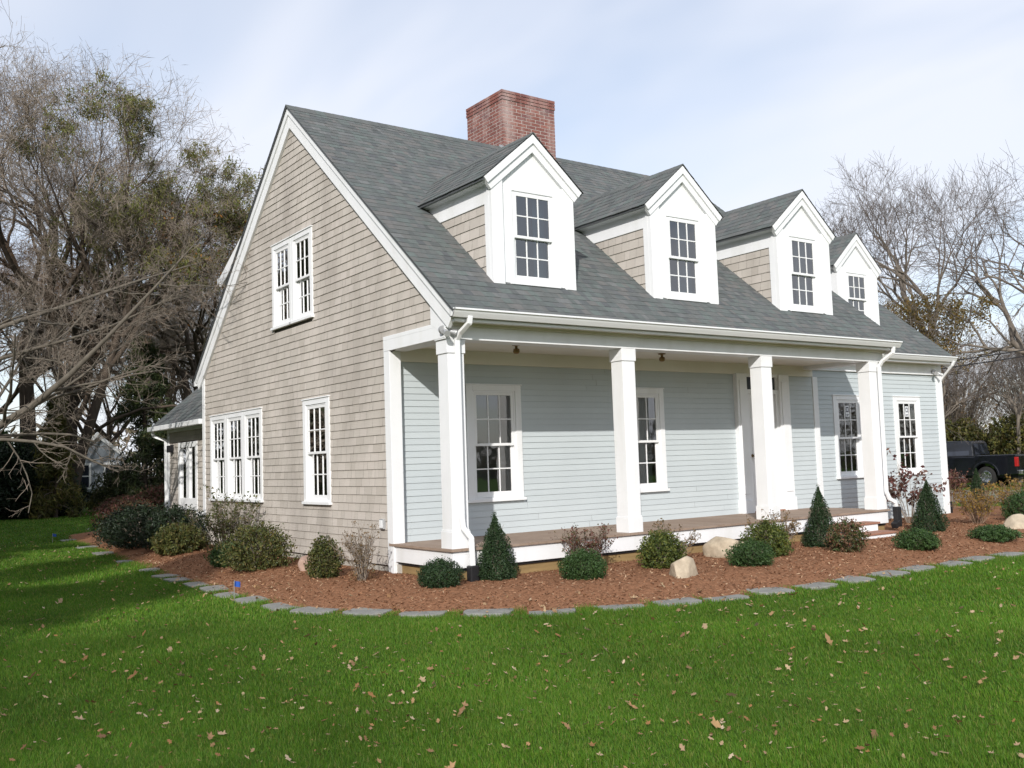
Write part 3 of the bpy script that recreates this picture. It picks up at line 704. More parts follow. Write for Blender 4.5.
roof_tabs('roof_shingles', (0, 2 * YWR - YWE + 0.045, ZWE - 0.04), (1, 0, 0), wsd * np.array([1, -1, 1]), wl + 0.058, lambda s: (wx0, wx1 + 0.008), wroof, 22)
ridge_cap(wx0, wx1 + 0.008, YWR, ZWR, WSL, wroof, seed=3)
mb = MB(); cs = math.cos(math.atan(WSL)); sn = math.sin(math.atan(WSL))
e0 = (YWE - 0.05, zp_wing(YWE - 0.05) - 0.012)
p1 = (e0[0] + sn * 0.24, e0[1] - cs * 0.24)
mb.prism([(XW1 + 0.005, *e0), (XW1 + 0.005, *p1), (XW1 + 0.005, YWR, ZWR - 0.012 - 0.24 / cs), (XW1 + 0.005, YWR, ZWR - 0.012)], (0.05, 0, 0)); mb.build('rake_board', M['white'], house, bevel=0.003)
gutter(8.76, XW1 + 0.07, YWE + 0.03, 3.335, house)
d3 = pipe([(XW1 - 0.02, YWE - 0.03, 3.24), (XW1 - 0.02, YWE, 3.17), (XW1 + 0.06, YW - 0.05, 2.95), (XW1 + 0.075, YW + 0.03, 2.86), (XW1 + 0.075, YW + 0.03, 0.35)], house)
mb = MB(); mb.bar((XW1 + 0.075, YW + 0.03, 0.36), (XW1 + 0.075, YW + 0.03, 0.0), 0.12, 0.11, up=(0, 1, 0)); mb.build('drain_boot', M['black'], d3, bevel=0.015)
floodlight((XW1 - 0.30, YW - 0.06, 3.05), house, [(-0.9, -0.7, -0.4), (0.6, -0.8, -0.6)])

# ------------------------------------------------------------------ rear ell on the left
EX, EY0, EY1 = 0.30, YB, 12.15
def Te(u, v, w): return (EX - w, u, v)
EWn = [(10.12, 11.36, 0.72, 2.12)]
siding('ell_wall', M['shingle'], Te, 0.25, 2.36, 0.1115, lambda v: (EY0 + 0.3, EY1 - 0.05), holes_in(EWn), (0.08, 0.26), 0.016, house, 31)
backing('ell_sheathing', M['backing'], Te, 0.2, 2.5, lambda v: (EY0, EY1), holes_in(EWn, 0.06), house)
mb = MB(); mb.box(EX - 0.03, EX + 0.06, EY1 - 0.13, EY1 + 0.02, 0.1, 2.36); mb.build('corner_board', M['white'], house, bevel=0.004)
mb = MB(); mb.box(EX - 0.035, EX + 0.06, EY0 + 0.02, EY0 + 0.42, 0.62, 2.20); mb.box(EX - 0.06, EX + 0.06, EY0 + 0.44, EY0 + 1.25, 0.62, 0.70); mb.build('ell_pilaster', M['white'], house, bevel=0.004)
mb = MB(); mb.box(EX - 0.03, EX + 0.06, EY0, EY1 + 0.02, 2.362, 2.47); mb.build('frieze_board', M['white'], house)
fr = MB(); u0, u1, v0, v1 = EWn[0]
fr.box(u0, u0 + 0.11, v0, v1, -0.03, 0.03, T=Te); fr.box(u1 - 0.11, u1, v0, v1, -0.03, 0.03, T=Te); fr.box(u0 + 0.11, u1 - 0.11, v1 - 0.11, v1, -0.03, 0.03, T=Te); fr.box(u0 + 0.11, u1 - 0.11, v0, v0 + 0.24, -0.03, 0.025, T=Te)
um = (u0 + u1) / 2; fr.box(um - 0.11, um + 0.11, v0 + 0.24, v1 - 0.11, -0.03, 0.02, T=Te)
cw_ = fr.build('casement_window', M['white'], house, bevel=0.004)
g = MB(); g.poly([Te(u0 + 0.1, v0 + 0.2, -0.01), Te(u1 - 0.1, v0 + 0.2, -0.01), Te(u1 - 0.1, v1 - 0.1, -0.01), Te(u0 + 0.1, v1 - 0.1, -0.01)]); g.build('glass', M['glass'], cw_, fix=False)
g = MB(); g.poly([Te(u0, v0, -0.6), Te(u1, v0, -0.6), Te(u1, v1, -0.6), Te(u0, v1, -0.6)]); g.build('room_recess', M['inside'], cw_, fix=False)
ERX = 3.2; EZ = 2.52; ESL = 0.85; EXE = EX - 0.28
def ez(x): return EZ + ESL * (x - EXE)
el = math.hypot(ERX - EXE, ez(ERX) - EZ); esd = np.array([ERX - EXE, 0, ez(ERX) - EZ]) / el
mb = MB(); mb.prism([(EXE, EY0, EZ), (ERX, EY0, ez(ERX)), (ERX, EY0, ez(ERX) - 0.05), (EXE, EY0, EZ - 0.05)], (0, EY1 + 0.25 - EY0, 0)); mb.prism([(2 * ERX - EXE, EY0, EZ), (ERX + 0.001, EY0, ez(ERX)), (ERX + 0.001, EY0, ez(ERX) - 0.05), (2 * ERX - EXE, EY0, EZ - 0.05)], (0, EY1 + 0.25 - EY0, 0))
er = mb.build('ell_roof', M['drip'], house)
roof_tabs('roof_shingles', (EXE - 0.015, EY0, EZ - 0.01), (0, 1, 0), esd, el + 0.02, lambda s: (0.0, EY1 + 0.27 - EY0), er, 41)
mb = MB(); mb.box(EXE - 0.10, EXE, EY0 + 0.05, EY1 + 0.28, EZ - 0.12, EZ - 0.02); mb.box(EXE, EX, EY0 + 0.05, EY1 + 0.24, EZ - 0.09, EZ - 0.06); mb.build('gutter', M['vinyl'], house, bevel=0.01)
pipe([(EXE - 0.03, EY1 + 0.16, EZ - 0.12), (EXE, EY1 + 0.15, EZ - 0.22), (EX - 0.07, EY1 - 0.03, 2.2), (EX - 0.06, EY1 - 0.03, 0.2)], house)
mb = MB(); mb.prism([(EX, EY1, 0.2), (2 * ERX - EX, EY1, 0.2), (2 * ERX - EX, EY1, 2.4), (ERX, EY1, ez(ERX) - 0.15), (EX, EY1, 2.5)], (0, -0.03, 0)); mb.build('ell_end_wall', M['shingle'], house)
mb = MB(); mb.box(EX - 0.05, EX - 0.02, 11.72, 11.86, 1.92, 2.10); mb.box(EX - 0.13, EX - 0.05, 11.73, 11.85, 1.93, 2.08); mb.build('wall_lantern', M['black'], house, bevel=0.008)
#PART2
# ================================================================== grounds
M['lawn'] = mat('lawn_soil_and_thatch', (0.052, 0.098, 0.014), 0.95, var=0.35, vscale=0.6, bump=0.6, bscale=40, spec=0.05)
M['grass'] = mat('grass_blade', (0.05, 0.13, 0.015), 0.55, island=[(0.058, 0.150, 0.011), (0.074, 0.176, 0.012), (0.092, 0.198, 0.014), (0.066, 0.163, 0.011), (0.13, 0.218, 0.02), (0.21, 0.21, 0.055)], var=0.30, vscale=0.5, spec=0.25, translucent=0.35)
M['mulch'] = mat('bark_mulch_bed', (0.235, 0.118, 0.066), 0.95, var=0.4, vscale=30, bump=1.0, bscale=55, spec=0.05)
M['chips'] = mat('bark_chip', (0.2, 0.08, 0.04), 0.9, island=[(0.12, 0.056, 0.032), (0.22, 0.108, 0.060), (0.29, 0.145, 0.080), (0.36, 0.21, 0.125), (0.17, 0.08, 0.046), (0.52, 0.37, 0.24)], spec=0.1)
M['deadleaf'] = mat('dead_leaf', (0.3, 0.2, 0.1), 0.8, island=[(0.32, 0.22, 0.12), (0.42, 0.31, 0.19), (0.23, 0.115, 0.05), (0.52, 0.41, 0.29), (0.32, 0.16, 0.06), (0.17, 0.095, 0.05), (0.40, 0.25, 0.12)], var=0.1, vscale=20, translucent=0.2)
M['stone'] = mat('bluestone', (0.225, 0.225, 0.21), 0.85, var=0.2, vscale=6, bump=0.35, bscale=30, spec=0.25, streak=((0.27, 0.25, 0.20), 0.6, (2.5, 2.5, 2.5)))
M['boulder'] = mat('pale_granite', (0.43, 0.36, 0.27), 0.9, var=0.2, vscale=9, bump=0.7, bscale=18, spec=0.15, streak=((0.26, 0.205, 0.15), 0.8, (6, 6, 6)))
M['boulder_pink'] = mat('pink_granite', (0.36, 0.25, 0.20), 0.9, var=0.2, vscale=9, bump=0.7, bscale=18, spec=0.15)
M['gravel'] = mat('driveway_gravel', (0.24, 0.22, 0.19), 0.95, var=0.25, vscale=25, bump=0.6, bscale=60)
M['flag'] = mat('blue_flag_plastic', (0.03, 0.10, 0.42), 0.5)

def smooth01(a, b, x):
    t = np.clip((x - a) / (b - a), 0, 1); return t * t * (3 - 2 * t)
def gh(x, y):
    return -0.27 * smooth01(13.5, 26, np.asarray(x, float)) + 0.0 * np.asarray(y, float)

# bed outline (clockwise), along the stepping stones and round the house
EDGE = [(16.2, 4.6), (17.6, 1.4), (15.8, -0.9), (12.8, -2.0), (10.3, -2.55), (8.4, -2.7), (7.16, -2.66), (6.43, -2.64), (5.79, -2.66), (5.06, -2.63), (4.41, -2.66), (3.71, -2.68), (3.02, -2.69), (2.39, -2.61), (1.73, -2.54), (1.17, -2.41), (0.59, -2.20), (-0.07, -1.95), (-0.54, -1.53), (-1.02, -1.06), (-1.40, -0.57), (-1.71, -0.0), (-1.85, 0.57), (-1.89, 1.31), (-1.91, 2.02), (-1.84, 2.76), (-1.82, 3.44), (-1.84, 4.25), (-1.82, 4.91), (-1.71, 6.11), (-1.60, 7.98), (-1.45, 10.2), (-1.30, 12.3), (-1.1, 15.2), (-0.6, 17.6), (0.8, 18.5), (2.5, 17.0), (3.0, 13.0)]
EV = np.array(EDGE + [(3.0, 9.0), (9, 9.0), (13.4, 7.6)], float)
def sdist(px, py, poly=EV):
    """signed distance, positive inside"""
    px = np.asarray(px, float); py = np.asarray(py, float)
    d = np.full(px.shape, 1e9); ins = np.zeros(px.shape, bool); n = len(poly)
    for i in range(n):
        a = poly[i]; b = poly[(i + 1) % n]; e = b - a
        t = np.clip(((px - a[0]) * e[0] + (py - a[1]) * e[1]) / (e @ e), 0, 1)
        d = np.minimum(d, np.hypot(px - a[0] - t * e[0], py - a[1] - t * e[1]))
        c = ((a[1] > py) != (b[1] > py)) & (px < e[0] * (py - a[1]) / (e[1] if abs(e[1]) > 1e-9 else 1e-9) + a[0]); ins ^= c
    return np.where(ins, d, -d)
def vnoise(x, y, f, seed=0):
    r = np.random.RandomState(seed); out = 0
    for k in range(5):
        a = r.uniform(0, 6.28); p = r.uniform(0, 6.28); ff = f * r.uniform(0.6, 1.7)
        out = out + np.sin((x * math.cos(a) + y * math.sin(a)) * ff + p)
    return out / 5
def bedz(x, y):
    s = sdist(x, y); n_ = vnoise(x, y, 4.0, 3) * 0.012 + vnoise(x, y, 13, 5) * 0.006
    return gh(x, y) + np.clip(s * 0.14 - 0.005, -0.06, 0.125) + n_ * np.clip(s * 4, 0, 1)
def groundz(x, y):
    return float(max(gh(x, y), bedz(np.array([x]), np.array([y]))[0]))

# one ground sheet to the horizon
xs = np.concatenate([np.linspace(-900, -45, 14), np.linspace(-40, 60, 68), np.linspace(66, 900, 14)]); ys = np.concatenate([np.linspace(-900, -45, 14), np.linspace(-40, 70, 56), np.linspace(76, 900, 14)])
X, Y = np.meshgrid(xs, ys); Z = gh(X, Y) + np.where(np.hypot(X, Y) < 80, vnoise(X, Y, 0.5, 1) * 0.015, 0) - 0.012
V = np.stack([X, Y, Z], -1).reshape(-1, 3); nx, ny = len(xs), len(ys)
I = np.arange(nx * ny).reshape(ny, nx); F = np.stack([I[:-1, :-1], I[:-1, 1:], I[1:, 1:], I[1:, :-1]], -1).reshape(-1, 4)
tag(np_mesh('lawn', V, F, M['lawn'], smooth=True), kind='structure')
# mulch bed
g = 0.11
xs = np.arange(-2.2, 18, g); ys = np.arange(-3.0, 19, g); X, Y = np.meshgrid(xs, ys); Z = bedz(X, Y); sd_ = sdist(X, Y)
I = np.arange(X.size).reshape(X.shape); F = np.stack([I[:-1, :-1], I[:-1, 1:], I[1:, 1:], I[1:, :-1]], -1).reshape(-1, 4)
keep = (sd_.ravel()[F].max(1) > -0.15) & ~((X.ravel()[F].min(1) > 0.4) & (X.ravel()[F].max(1) < 8.3) & (Y.ravel()[F].min(1) > 0.3) & (Y.ravel()[F].max(1) < 8.4))
F = F[keep]; used_ = np.unique(F); mp_ = np.full(X.size, -1); mp_[used_] = np.arange(len(used_))
tag(np_mesh('mulch_bed', np.stack([X, Y, Z], -1).reshape(-1, 3)[used_], mp_[F], M['mulch'], smooth=True), kind='structure')
mb = MB()
dxy = [(21, 20), (24, 1.5), (45, -22), (52, -20), (33, 4), (30, 24)]
mb.poly([(x, y, float(gh(x, y)) + 0.012) for x, y in dxy]); tag(mb.build('driveway', M['gravel'], fix=False), kind='structure')

# chips
rs = np.random.RandomState(5)
def chips(n, lo, hi, zfun, size, name, material, keepf):
    x = rs.uniform(lo[0], hi[0], n); y = rs.uniform(lo[1], hi[1], n); k = keepf(x, y); x, y = x[k], y[k]; n = len(x)
    z = zfun(x, y) + rs.uniform(0.0, 0.014, n)
    a = rs.uniform(0, 6.28, n); L_ = rs.uniform(*size, n); W_ = L_ * rs.uniform(0.2, 0.5, n); tl = rs.normal(0, 0.35, (n, 2))
    u = np.stack([np.cos(a), np.sin(a), tl[:, 0]], -1) * L_[:, None] / 2; v = np.stack([-np.sin(a), np.cos(a), tl[:, 1]], -1) * W_[:, None] / 2
    c = np.stack([x, y, z], -1)
    V = np.stack([c - u - v, c + u - v * 0.6, c + u + v, c - u + v * 0.8], 1).reshape(-1, 3)
    return np_mesh(name, V, np.arange(4 * n).reshape(-1, 4), material)
def bedkeep(x, y):
    return (sdist(x, y) > 0.0) & ~((x > 0.05) & (x < 8.5) & (y > 0.05) & (y < 8.8)) & ~((x > 8.5) & (x < 13) & (y > 1.75))
tag(chips(110000, (-2, -2.8), (12, 9), bedz, (0.012, 0.04), 'mulch_chips', M['chips'], bedkeep), kind='stuff')

# ---- grass
def dist_cam(x, y): return np.hypot(x - CP.x, y - CP.y)
def infront(x, y, m=0.72):
    dx, dy = x - CP.x, y - CP.y; f = dx * 0.582 + dy * 0.813; s = dx * 0.813 - dy * 0.582
    return (f > 2.5) & (np.abs(s) < f * m + 1.5)
def grass_field():
    parts = []
    for r0, r1, dens, wd, hh in ((3, 6.5, 10500, 0.0027, 0.042), (6.5, 10, 5600, 0.004, 0.042), (10, 15, 2300, 0.0065, 0.042), (15, 24, 760, 0.011, 0.045), (24, 45, 170, 0.024, 0.05)):
        A = 3.2 * (r1 + 2) ** 2; n = int(dens * (math.pi * 0.5 * (r1 ** 2 - r0 ** 2)))
        rr = np.sqrt(rs.uniform(r0 ** 2, r1 ** 2, n)); th = rs.uniform(-0.80, 0.80, n) + math.atan2(0.813, 0.582)
        x = CP.x + rr * np.cos(th); y = CP.y + rr * np.sin(th)
        n0 = len(x)
        k = infront(x, y) & (sdist(x, y) < 0.03 + 0.06 * vnoise(x, y, 9, 8)) & (rs.uniform(0, 1, n0) < 0.82 * 0.64)
        x, y = x[k], y[k]; parts.append((x, y, np.full(len(x), wd), np.full(len(x), hh)))
    # longer tufts between the stones
    for i in range(6, len(EDGE) - 5):
        a = np.array(EDGE[i]); b = np.array(EDGE[i + 1])
        n = int(420 * np.hypot(*(b - a))); t = rs.uniform(0, 1, n)
        x = a[0] + (b[0] - a[0]) * t + rs.normal(0, 0.10, n); y = a[1] + (b[1] - a[1]) * t + rs.normal(0, 0.10, n)
        parts.append((x, y, np.full(n, 0.005), np.full(n, 0.06)))
    x, y, wd, hh = [np.concatenate(q) for q in zip(*parts)]
    n = len(x)
    # keep clear of stones
    k = np.ones(n, bool)
    for (sx, sy, sa, sw, sdp) in STONES:
        u = (x - sx) * math.cos(sa) + (y - sy) * math.sin(sa); v = -(x - sx) * math.sin(sa) + (y - sy) * math.cos(sa)
        k &= ~((np.abs(u) < sw / 2 + 0.005) & (np.abs(v) < sdp / 2 + 0.015))
    x, y, wd, hh = x[k], y[k], wd[k], hh[k]; n = len(x)
    clump = 0.72 + 0.28 * vnoise(x, y, 2.2, 11) + 0.18 * vnoise(x, y, 7, 12)
    h = hh * np.clip(clump, 0.4, 1.4) * rs.uniform(0.55, 1.3, n); a = rs.uniform(0, 6.28, n); ln = rs.uniform(0.1, 0.85, n) * h; la = rs.uniform(0, 6.28, n) * 0.6 + 0.8 * vnoise(x, y, 1.3, 14)
    z = np.maximum(gh(x, y), bedz(x, y) if n < 10 else gh(x, y)) - 0.006
    wv = np.stack([np.cos(a), np.sin(a), np.zeros(n)], -1) * (wd / 2)[:, None]; b = np.stack([x, y, z], -1)
    lv = np.stack([np.cos(la), np.sin(la), np.zeros(n)], -1)
    m = b + lv * (ln * 0.35)[:, None]; m[:, 2] += h * 0.6
    t = b + lv * ln[:, None]; t[:, 2] += h
    V = np.stack([b - wv, b + wv, m + wv * 0.8, m - wv * 0.8, t], 1)
    F1 = np.arange(n)[:, None] * 5
    F = np.concatenate([F1 + np.array([[0, 1, 2]]), F1 + np.array([[0, 2, 3]]), F1 + np.array([[3, 2, 4]])], 1).reshape(-1, 3)
    tag(np_mesh('grass', V.reshape(-1, 3), F, M['grass'], smooth=True), kind='stuff')

# ---- stepping stones
ST = [(7.16, -2.64), (6.43, -2.61), (5.79, -2.63), (5.06, -2.60), (4.41, -2.63), (3.71, -2.65), (3.02, -2.66), (2.39, -2.58), (1.73, -2.51), (1.17, -2.38), (0.59, -2.17), (-0.07, -1.92), (-0.54, -1.50), (-1.0, -1.03), (-1.38, -0.55), (-1.69, 0.0), (-1.82, 0.57), (-1.86, 1.31), (-1.88, 2.02), (-1.81, 2.76), (-1.79, 3.44), (-1.81, 4.25), (-1.79, 4.91), (-1.70, 6.05), (-1.58, 7.98), (-1.45, 10.2), (-1.32, 12.3), (-1.1, 15.2)]
SLAB = ['at the right end of the lawn edge row', 'second from the right end of the row by the lawn', 'third from the right end of the row by the lawn', 'in front of the low green shrub below the right cone', 'just right of the reddish pieris shrub in the lawn edge row', 'in front of the reddish pieris shrub, in the lawn edge row', 'in front of the tall middle cone shrub', 'in front of the low round shrub right of the boulders', 'just right of the pale boulder nearest the lawn', 'in front of the pale boulder nearest the lawn', 'left of the pale boulder nearest the lawn', 'in front of the low box shrub right of the corner cone', 'in front of the corner cone evergreen', 'in front of the clipped dark ball shrub', 'just left of the clipped dark ball shrub at the porch corner', 'in front of the thin tan shrub below the gable', 'where the row bends along the gable', 'nearest the right blue marker flag', 'just beyond the right blue marker flag', 'in front of the broad olive shrub below the triple window', 'second beyond the right blue flag along the gable bed', 'third beyond the right blue flag along the gable bed', 'fourth beyond the right blue flag along the gable bed', 'between the two blue flags, nearer the right one', 'halfway between the two blue flags in the shade', 'between the two blue flags, nearer the left one', 'just in front of the left blue flag in the shade', 'farthest away at the left end of the bed']
STONES = []
rng = random.Random(77)
def flagstone(x, y, a, w_, d_, label):
    STONES.append((x, y, a, w_, d_))
    mb = MB(); n = 14; pts = []
    for i in range(n):
        t = 2 * math.pi * i / n; cx_, sx_ = math.cos(t), math.sin(t); q = 1 / max(abs(cx_), abs(sx_)); q = min(q, 1.22)
        pts.append((w_ / 2 * cx_ * q * rng.uniform(0.93, 1.05), d_ / 2 * sx_ * q * rng.uniform(0.93, 1.05), -0.04))
    mb.prism(pts, (0, 0, 0.048 + rng.uniform(-0.004, 0.012)))
    o = mb.build('stepping_stone', M['stone'], bevel=0.008)
    z = float(gh(x, y)); o.location = (x, y, z); o.rotation_euler = (rng.uniform(-.02, .02), rng.uniform(-.02, .02), a)
    tag(o, 'flat grey stepping stone ' + label, 'stepping stone', 'stepping stones along the mulch bed')
for i, (x, y) in enumerate(ST):
    j = min(i + 1, len(ST) - 1); k = max(i - 1, 0); a = math.atan2(ST[j][1] - ST[k][1], ST[j][0] - ST[k][0])
    flagstone(x, y, a + rng.uniform(-.12, .12), rng.uniform(0.44, 0.52), rng.uniform(0.36, 0.46), SLAB[i])
for x, y, l_ in ((7.33, -0.95, 'at the foot of the white porch steps'), (7.75, -1.55, 'second from the porch steps, on the mulch'), (8.35, -2.05, 'between the low shrub and the yellow shrub, on the mulch')):
    flagstone(x, y, 0.3, 0.75, 0.5, l_)
grass_field()

# ---- fallen leaves
def leaf_litter(n, name):
    r = CP; rr = 3.5 + 22 * rs.uniform(0, 1, n) ** 1.5; th = rs.uniform(-0.78, 0.78, n) + math.atan2(0.813, 0.582)
    x = CP.x + rr * np.cos(th); y = CP.y + rr * np.sin(th)
    k = (sdist(x, y) < 0.6) & (vnoise(x, y, 1.1, 21) > rs.uniform(-1.1, 0.75, n)); x, y = x[k], y[k]; n = len(x)
    z = np.maximum(gh(x, y) + 0.018, bedz(x, y) + 0.008) + rs.uniform(0, 0.02, n); s = rs.uniform(0.009, 0.024, n) * (1 + 0.7 * (rs.uniform(0, 1, n) < 0.12)) * np.clip(0.6 + dist_cam(x, y) / 16, 0.7, 1.2)
    V = []; F = []
    base = [(-1, 0), (-0.5, -0.45), (-0.1, -0.3), (0.15, -0.7), (0.45, -0.25), (1, 0), (0.45, 0.25), (0.15, 0.7), (-0.1, 0.3), (-0.5, 0.45)]
    for i in range(n):
        a = rs.uniform(0, 6.28); c, q = math.cos(a), math.sin(a); cu = rs.uniform(-0.3, 0.9); tx, ty = rs.normal(0, 0.4, 2); b = len(V)
        for (u, v) in base:
            u2 = u * (0.8 + 0.4 * rs.rand()); px = (u2 * c - v * q) * s[i]; py = (u2 * q + v * c) * s[i]
            V.append((x[i] + px, y[i] + py, z[i] + tx * px + ty * py + cu * s[i] * (v * v * 1.3 + u2 * u2 * 0.35)))
        F += [(b, b + 1, b + 9), (b + 1, b + 2, b + 9), (b + 9, b + 2, b + 8), (b + 2, b + 3, b + 4), (b + 2, b + 4, b + 6), (b + 2, b + 6, b + 8), (b + 4, b + 5, b + 6), (b + 8, b + 6, b + 7)]
    tag(np_mesh(name, V, F, M['deadleaf']), kind='stuff')
leaf_litter(11000, 'fallen_leaves')

# ================================================================== plants
def bark(name, c, **k): return mat(name, c, 0.9, var=0.25, vscale=6, bump=0.6, bscale=14, spec=0.1, stretch=(2, 2, 0.5), **k)
M['bark'] = bark('grey_bark', (0.17, 0.145, 0.12)); M['bark_dark'] = bark('dark_brown_bark', (0.075, 0.058, 0.045)); M['bark_pale'] = bark('pale_grey_bark', (0.125, 0.11, 0.09))
M['twig'] = mat('brown_twigs', (0.235, 0.195, 0.158), 0.9, var=0.2, vscale=0.5); M['twig_grey'] = mat('grey_twigs', (0.145, 0.122, 0.11), 0.9, var=0.2, vscale=0.5); M['twig_red'] = mat('russet_twigs', (0.24, 0.165, 0.115), 0.9, var=0.25, vscale=0.5)
def leafmat(name, cols, tr=0.3): return mat(name, cols[0], 0.5, island=cols, var=0.25, vscale=3, spec=0.3, translucent=tr)
M['l_yew'] = leafmat('yew_needles', [(0.016, 0.035, 0.014), (0.024, 0.05, 0.018), (0.032, 0.062, 0.022), (0.02, 0.042, 0.02), (0.05, 0.085, 0.03)], 0.12)
M['l_box'] = leafmat('boxwood_leaves', [(0.03, 0.065, 0.02), (0.045, 0.09, 0.026), (0.06, 0.11, 0.03), (0.035, 0.07, 0.026)], 0.2)
M['l_olive'] = leafmat('olive_leaves', [(0.05, 0.07, 0.022), (0.085, 0.10, 0.03), (0.13, 0.13, 0.035), (0.04, 0.055, 0.02), (0.16, 0.12, 0.04)], 0.25)
M['l_ygreen'] = leafmat('yellow_green_leaves', [(0.06, 0.09, 0.022), (0.10, 0.13, 0.028), (0.16, 0.17, 0.035), (0.045, 0.07, 0.02), (0.08, 0.11, 0.03)], 0.3)
M['l_red'] = leafmat('reddish_leaves', [(0.14, 0.05, 0.04), (0.20, 0.08, 0.06), (0.09, 0.04, 0.03), (0.12, 0.09, 0.04), (0.08, 0.085, 0.035)], 0.3)
M['l_pieris'] = leafmat('pieris_leaves', [(0.045, 0.075, 0.025), (0.07, 0.10, 0.03), (0.19, 0.075, 0.05), (0.06, 0.085, 0.03), (0.24, 0.12, 0.08)], 0.25)
M['l_burg'] = leafmat('burgundy_leaves', [(0.09, 0.03, 0.03), (0.14, 0.055, 0.045), (0.07, 0.025, 0.028), (0.19, 0.09, 0.06), (0.11, 0.05, 0.035)], 0.25)
M['l_tan'] = leafmat('tan_leaves', [(0.24, 0.15, 0.07), (0.17, 0.11, 0.05), (0.12, 0.09, 0.04), (0.28, 0.17, 0.08), (0.10, 0.09, 0.035)], 0.3)
M['l_gold'] = leafmat('golden_leaves', [(0.30, 0.18, 0.035), (0.24, 0.16, 0.035), (0.36, 0.22, 0.05), (0.20, 0.11, 0.03), (0.16, 0.14, 0.04)], 0.35)
M['l_oliveyellow'] = leafmat('olive_yellow_leaves', [(0.15, 0.115, 0.03), (0.19, 0.13, 0.035), (0.11, 0.10, 0.03), (0.23, 0.15, 0.04), (0.12, 0.075, 0.03)], 0.3)
M['l_orange'] = leafmat('orange_leaves', [(0.34, 0.14, 0.03), (0.26, 0.12, 0.03), (0.30, 0.18, 0.05), (0.2, 0.09, 0.03)], 0.35)
M['l_willow'] = leafmat('willow_leaves', [(0.15, 0.17, 0.045), (0.20, 0.21, 0.06), (0.12, 0.14, 0.04), (0.25, 0.20, 0.06)], 0.35)
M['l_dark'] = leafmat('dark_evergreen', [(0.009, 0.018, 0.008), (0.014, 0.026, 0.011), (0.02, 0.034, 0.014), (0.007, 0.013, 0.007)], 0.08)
M['l_conif'] = leafmat('conifer_needles', [(0.028, 0.045, 0.016), (0.045, 0.065, 0.022), (0.06, 0.075, 0.022), (0.022, 0.035, 0.014), (0.085, 0.085, 0.025)], 0.15)
M['l_hedge'] = leafmat('hedge_leaves', [(0.06, 0.075, 0.02), (0.10, 0.105, 0.025), (0.15, 0.13, 0.03), (0.045, 0.055, 0.018), (0.12, 0.08, 0.03)], 0.25)

def nrm(a): return a / np.maximum(np.linalg.norm(a, axis=-1, keepdims=True), 1e-9)
def perp(T_, r):
    ref = r.normal(0, 1, T_.shape); u = nrm(np.cross(T_, ref)); return u, np.cross(T_, u)
def grow(r, P0, Rad0, specs):
    """P0 (n,P,3) polylines, Rad0 (n,P); each spec grows children on every branch of the level above"""
    lv = [(P0, Rad0)]
    for s in specs:
        P, Q = lv[-1]; n, m = P.shape[:2]; k = s['n']
        par = np.repeat(np.arange(n), k)
        if s.get('skip'): par = par[r.uniform(0, 1, len(par)) > s['skip']]
        t = r.uniform(s['t0'], s.get('t1', 1.0), len(par)) ** s.get('tp', 1.0)
        f = t * (m - 1); i = np.minimum(f.astype(int), m - 2); q = (f - i)[:, None]
        o = P[par, i] * (1 - q) + P[par, i + 1] * q; T_ = nrm(P[par, i + 1] - P[par, i]); r0 = Q[par, i] * (1 - q[:, 0]) + Q[par, i + 1] * q[:, 0]
        plen = np.linalg.norm(np.diff(P, axis=1), axis=2).sum(1)[par]
        ln = plen * r.uniform(*s['len'], len(par)) * (1.0 - s.get('taper', 0.5) * t)
        if 'abs' in s: ln = r.uniform(*s['abs'], len(par))
        u, v = perp(T_, r); ph = r.uniform(0, 6.283, len(par)); an = np.radians(r.uniform(*s['ang'], len(par)))
        d = nrm(T_ * np.cos(an)[:, None] + (u * np.cos(ph)[:, None] + v * np.sin(ph)[:, None]) * np.sin(an)[:, None])
        m2 = s['pts']; pts = [o]; step = (ln / (m2 - 1))[:, None]
        for j in range(m2 - 1):
            d = nrm(d + np.array([0, 0, s.get('up', 0.1)]) + r.normal(0, s.get('wig', 0.15), d.shape)); pts.append(pts[-1] + d * step)
        C = np.stack(pts, 1); rb = np.maximum(np.minimum(r0 * s['rr'], r0 * 0.95), s['rmin']); rt = np.maximum(rb * s.get('tip', 0.4), s['rmin'] * 0.7)
        w_ = np.linspace(0, 1, m2)[None]; lv.append((C, rb[:, None] * (1 - w_) + rt[:, None] * w_))
    return lv
def tubes(P, Q, k, r):
    n, m = P.shape[:2]; T_ = np.empty_like(P); T_[:, 1:-1] = P[:, 2:] - P[:, :-2]; T_[:, 0] = P[:, 1] - P[:, 0]; T_[:, -1] = P[:, -1] - P[:, -2]; T_ = nrm(T_)
    ref = nrm(r.normal(0, 1, (n, 1, 3))); u = nrm(np.cross(T_, np.broadcast_to(ref, T_.shape))); v = np.cross(T_, u)
    a = np.arange(k) * 2 * math.pi / k
    V = P[:, :, None] + (u[:, :, None] * np.cos(a)[None, None, :, None] + v[:, :, None] * np.sin(a)[None, None, :, None]) * Q[:, :, None, None]
    I = np.arange(n * m * k).reshape(n, m, k); J = np.roll(I, -1, axis=2)
    F = np.stack([I[:, :-1], J[:, :-1], J[:, 1:], I[:, 1:]], -1).reshape(-1, 4)
    return V.reshape(-1, 3), F
def tube_obj(name, levels, ks, material, parent, r):
    VV = []; FF = []; o = 0
    for (P, Q), k in zip(levels, ks):
        V, F = tubes(P, Q, k, r); VV.append(V); FF.append(F + o); o += len(V)
    return np_mesh(name, np.concatenate(VV), np.concatenate(FF), material, parent, smooth=True)
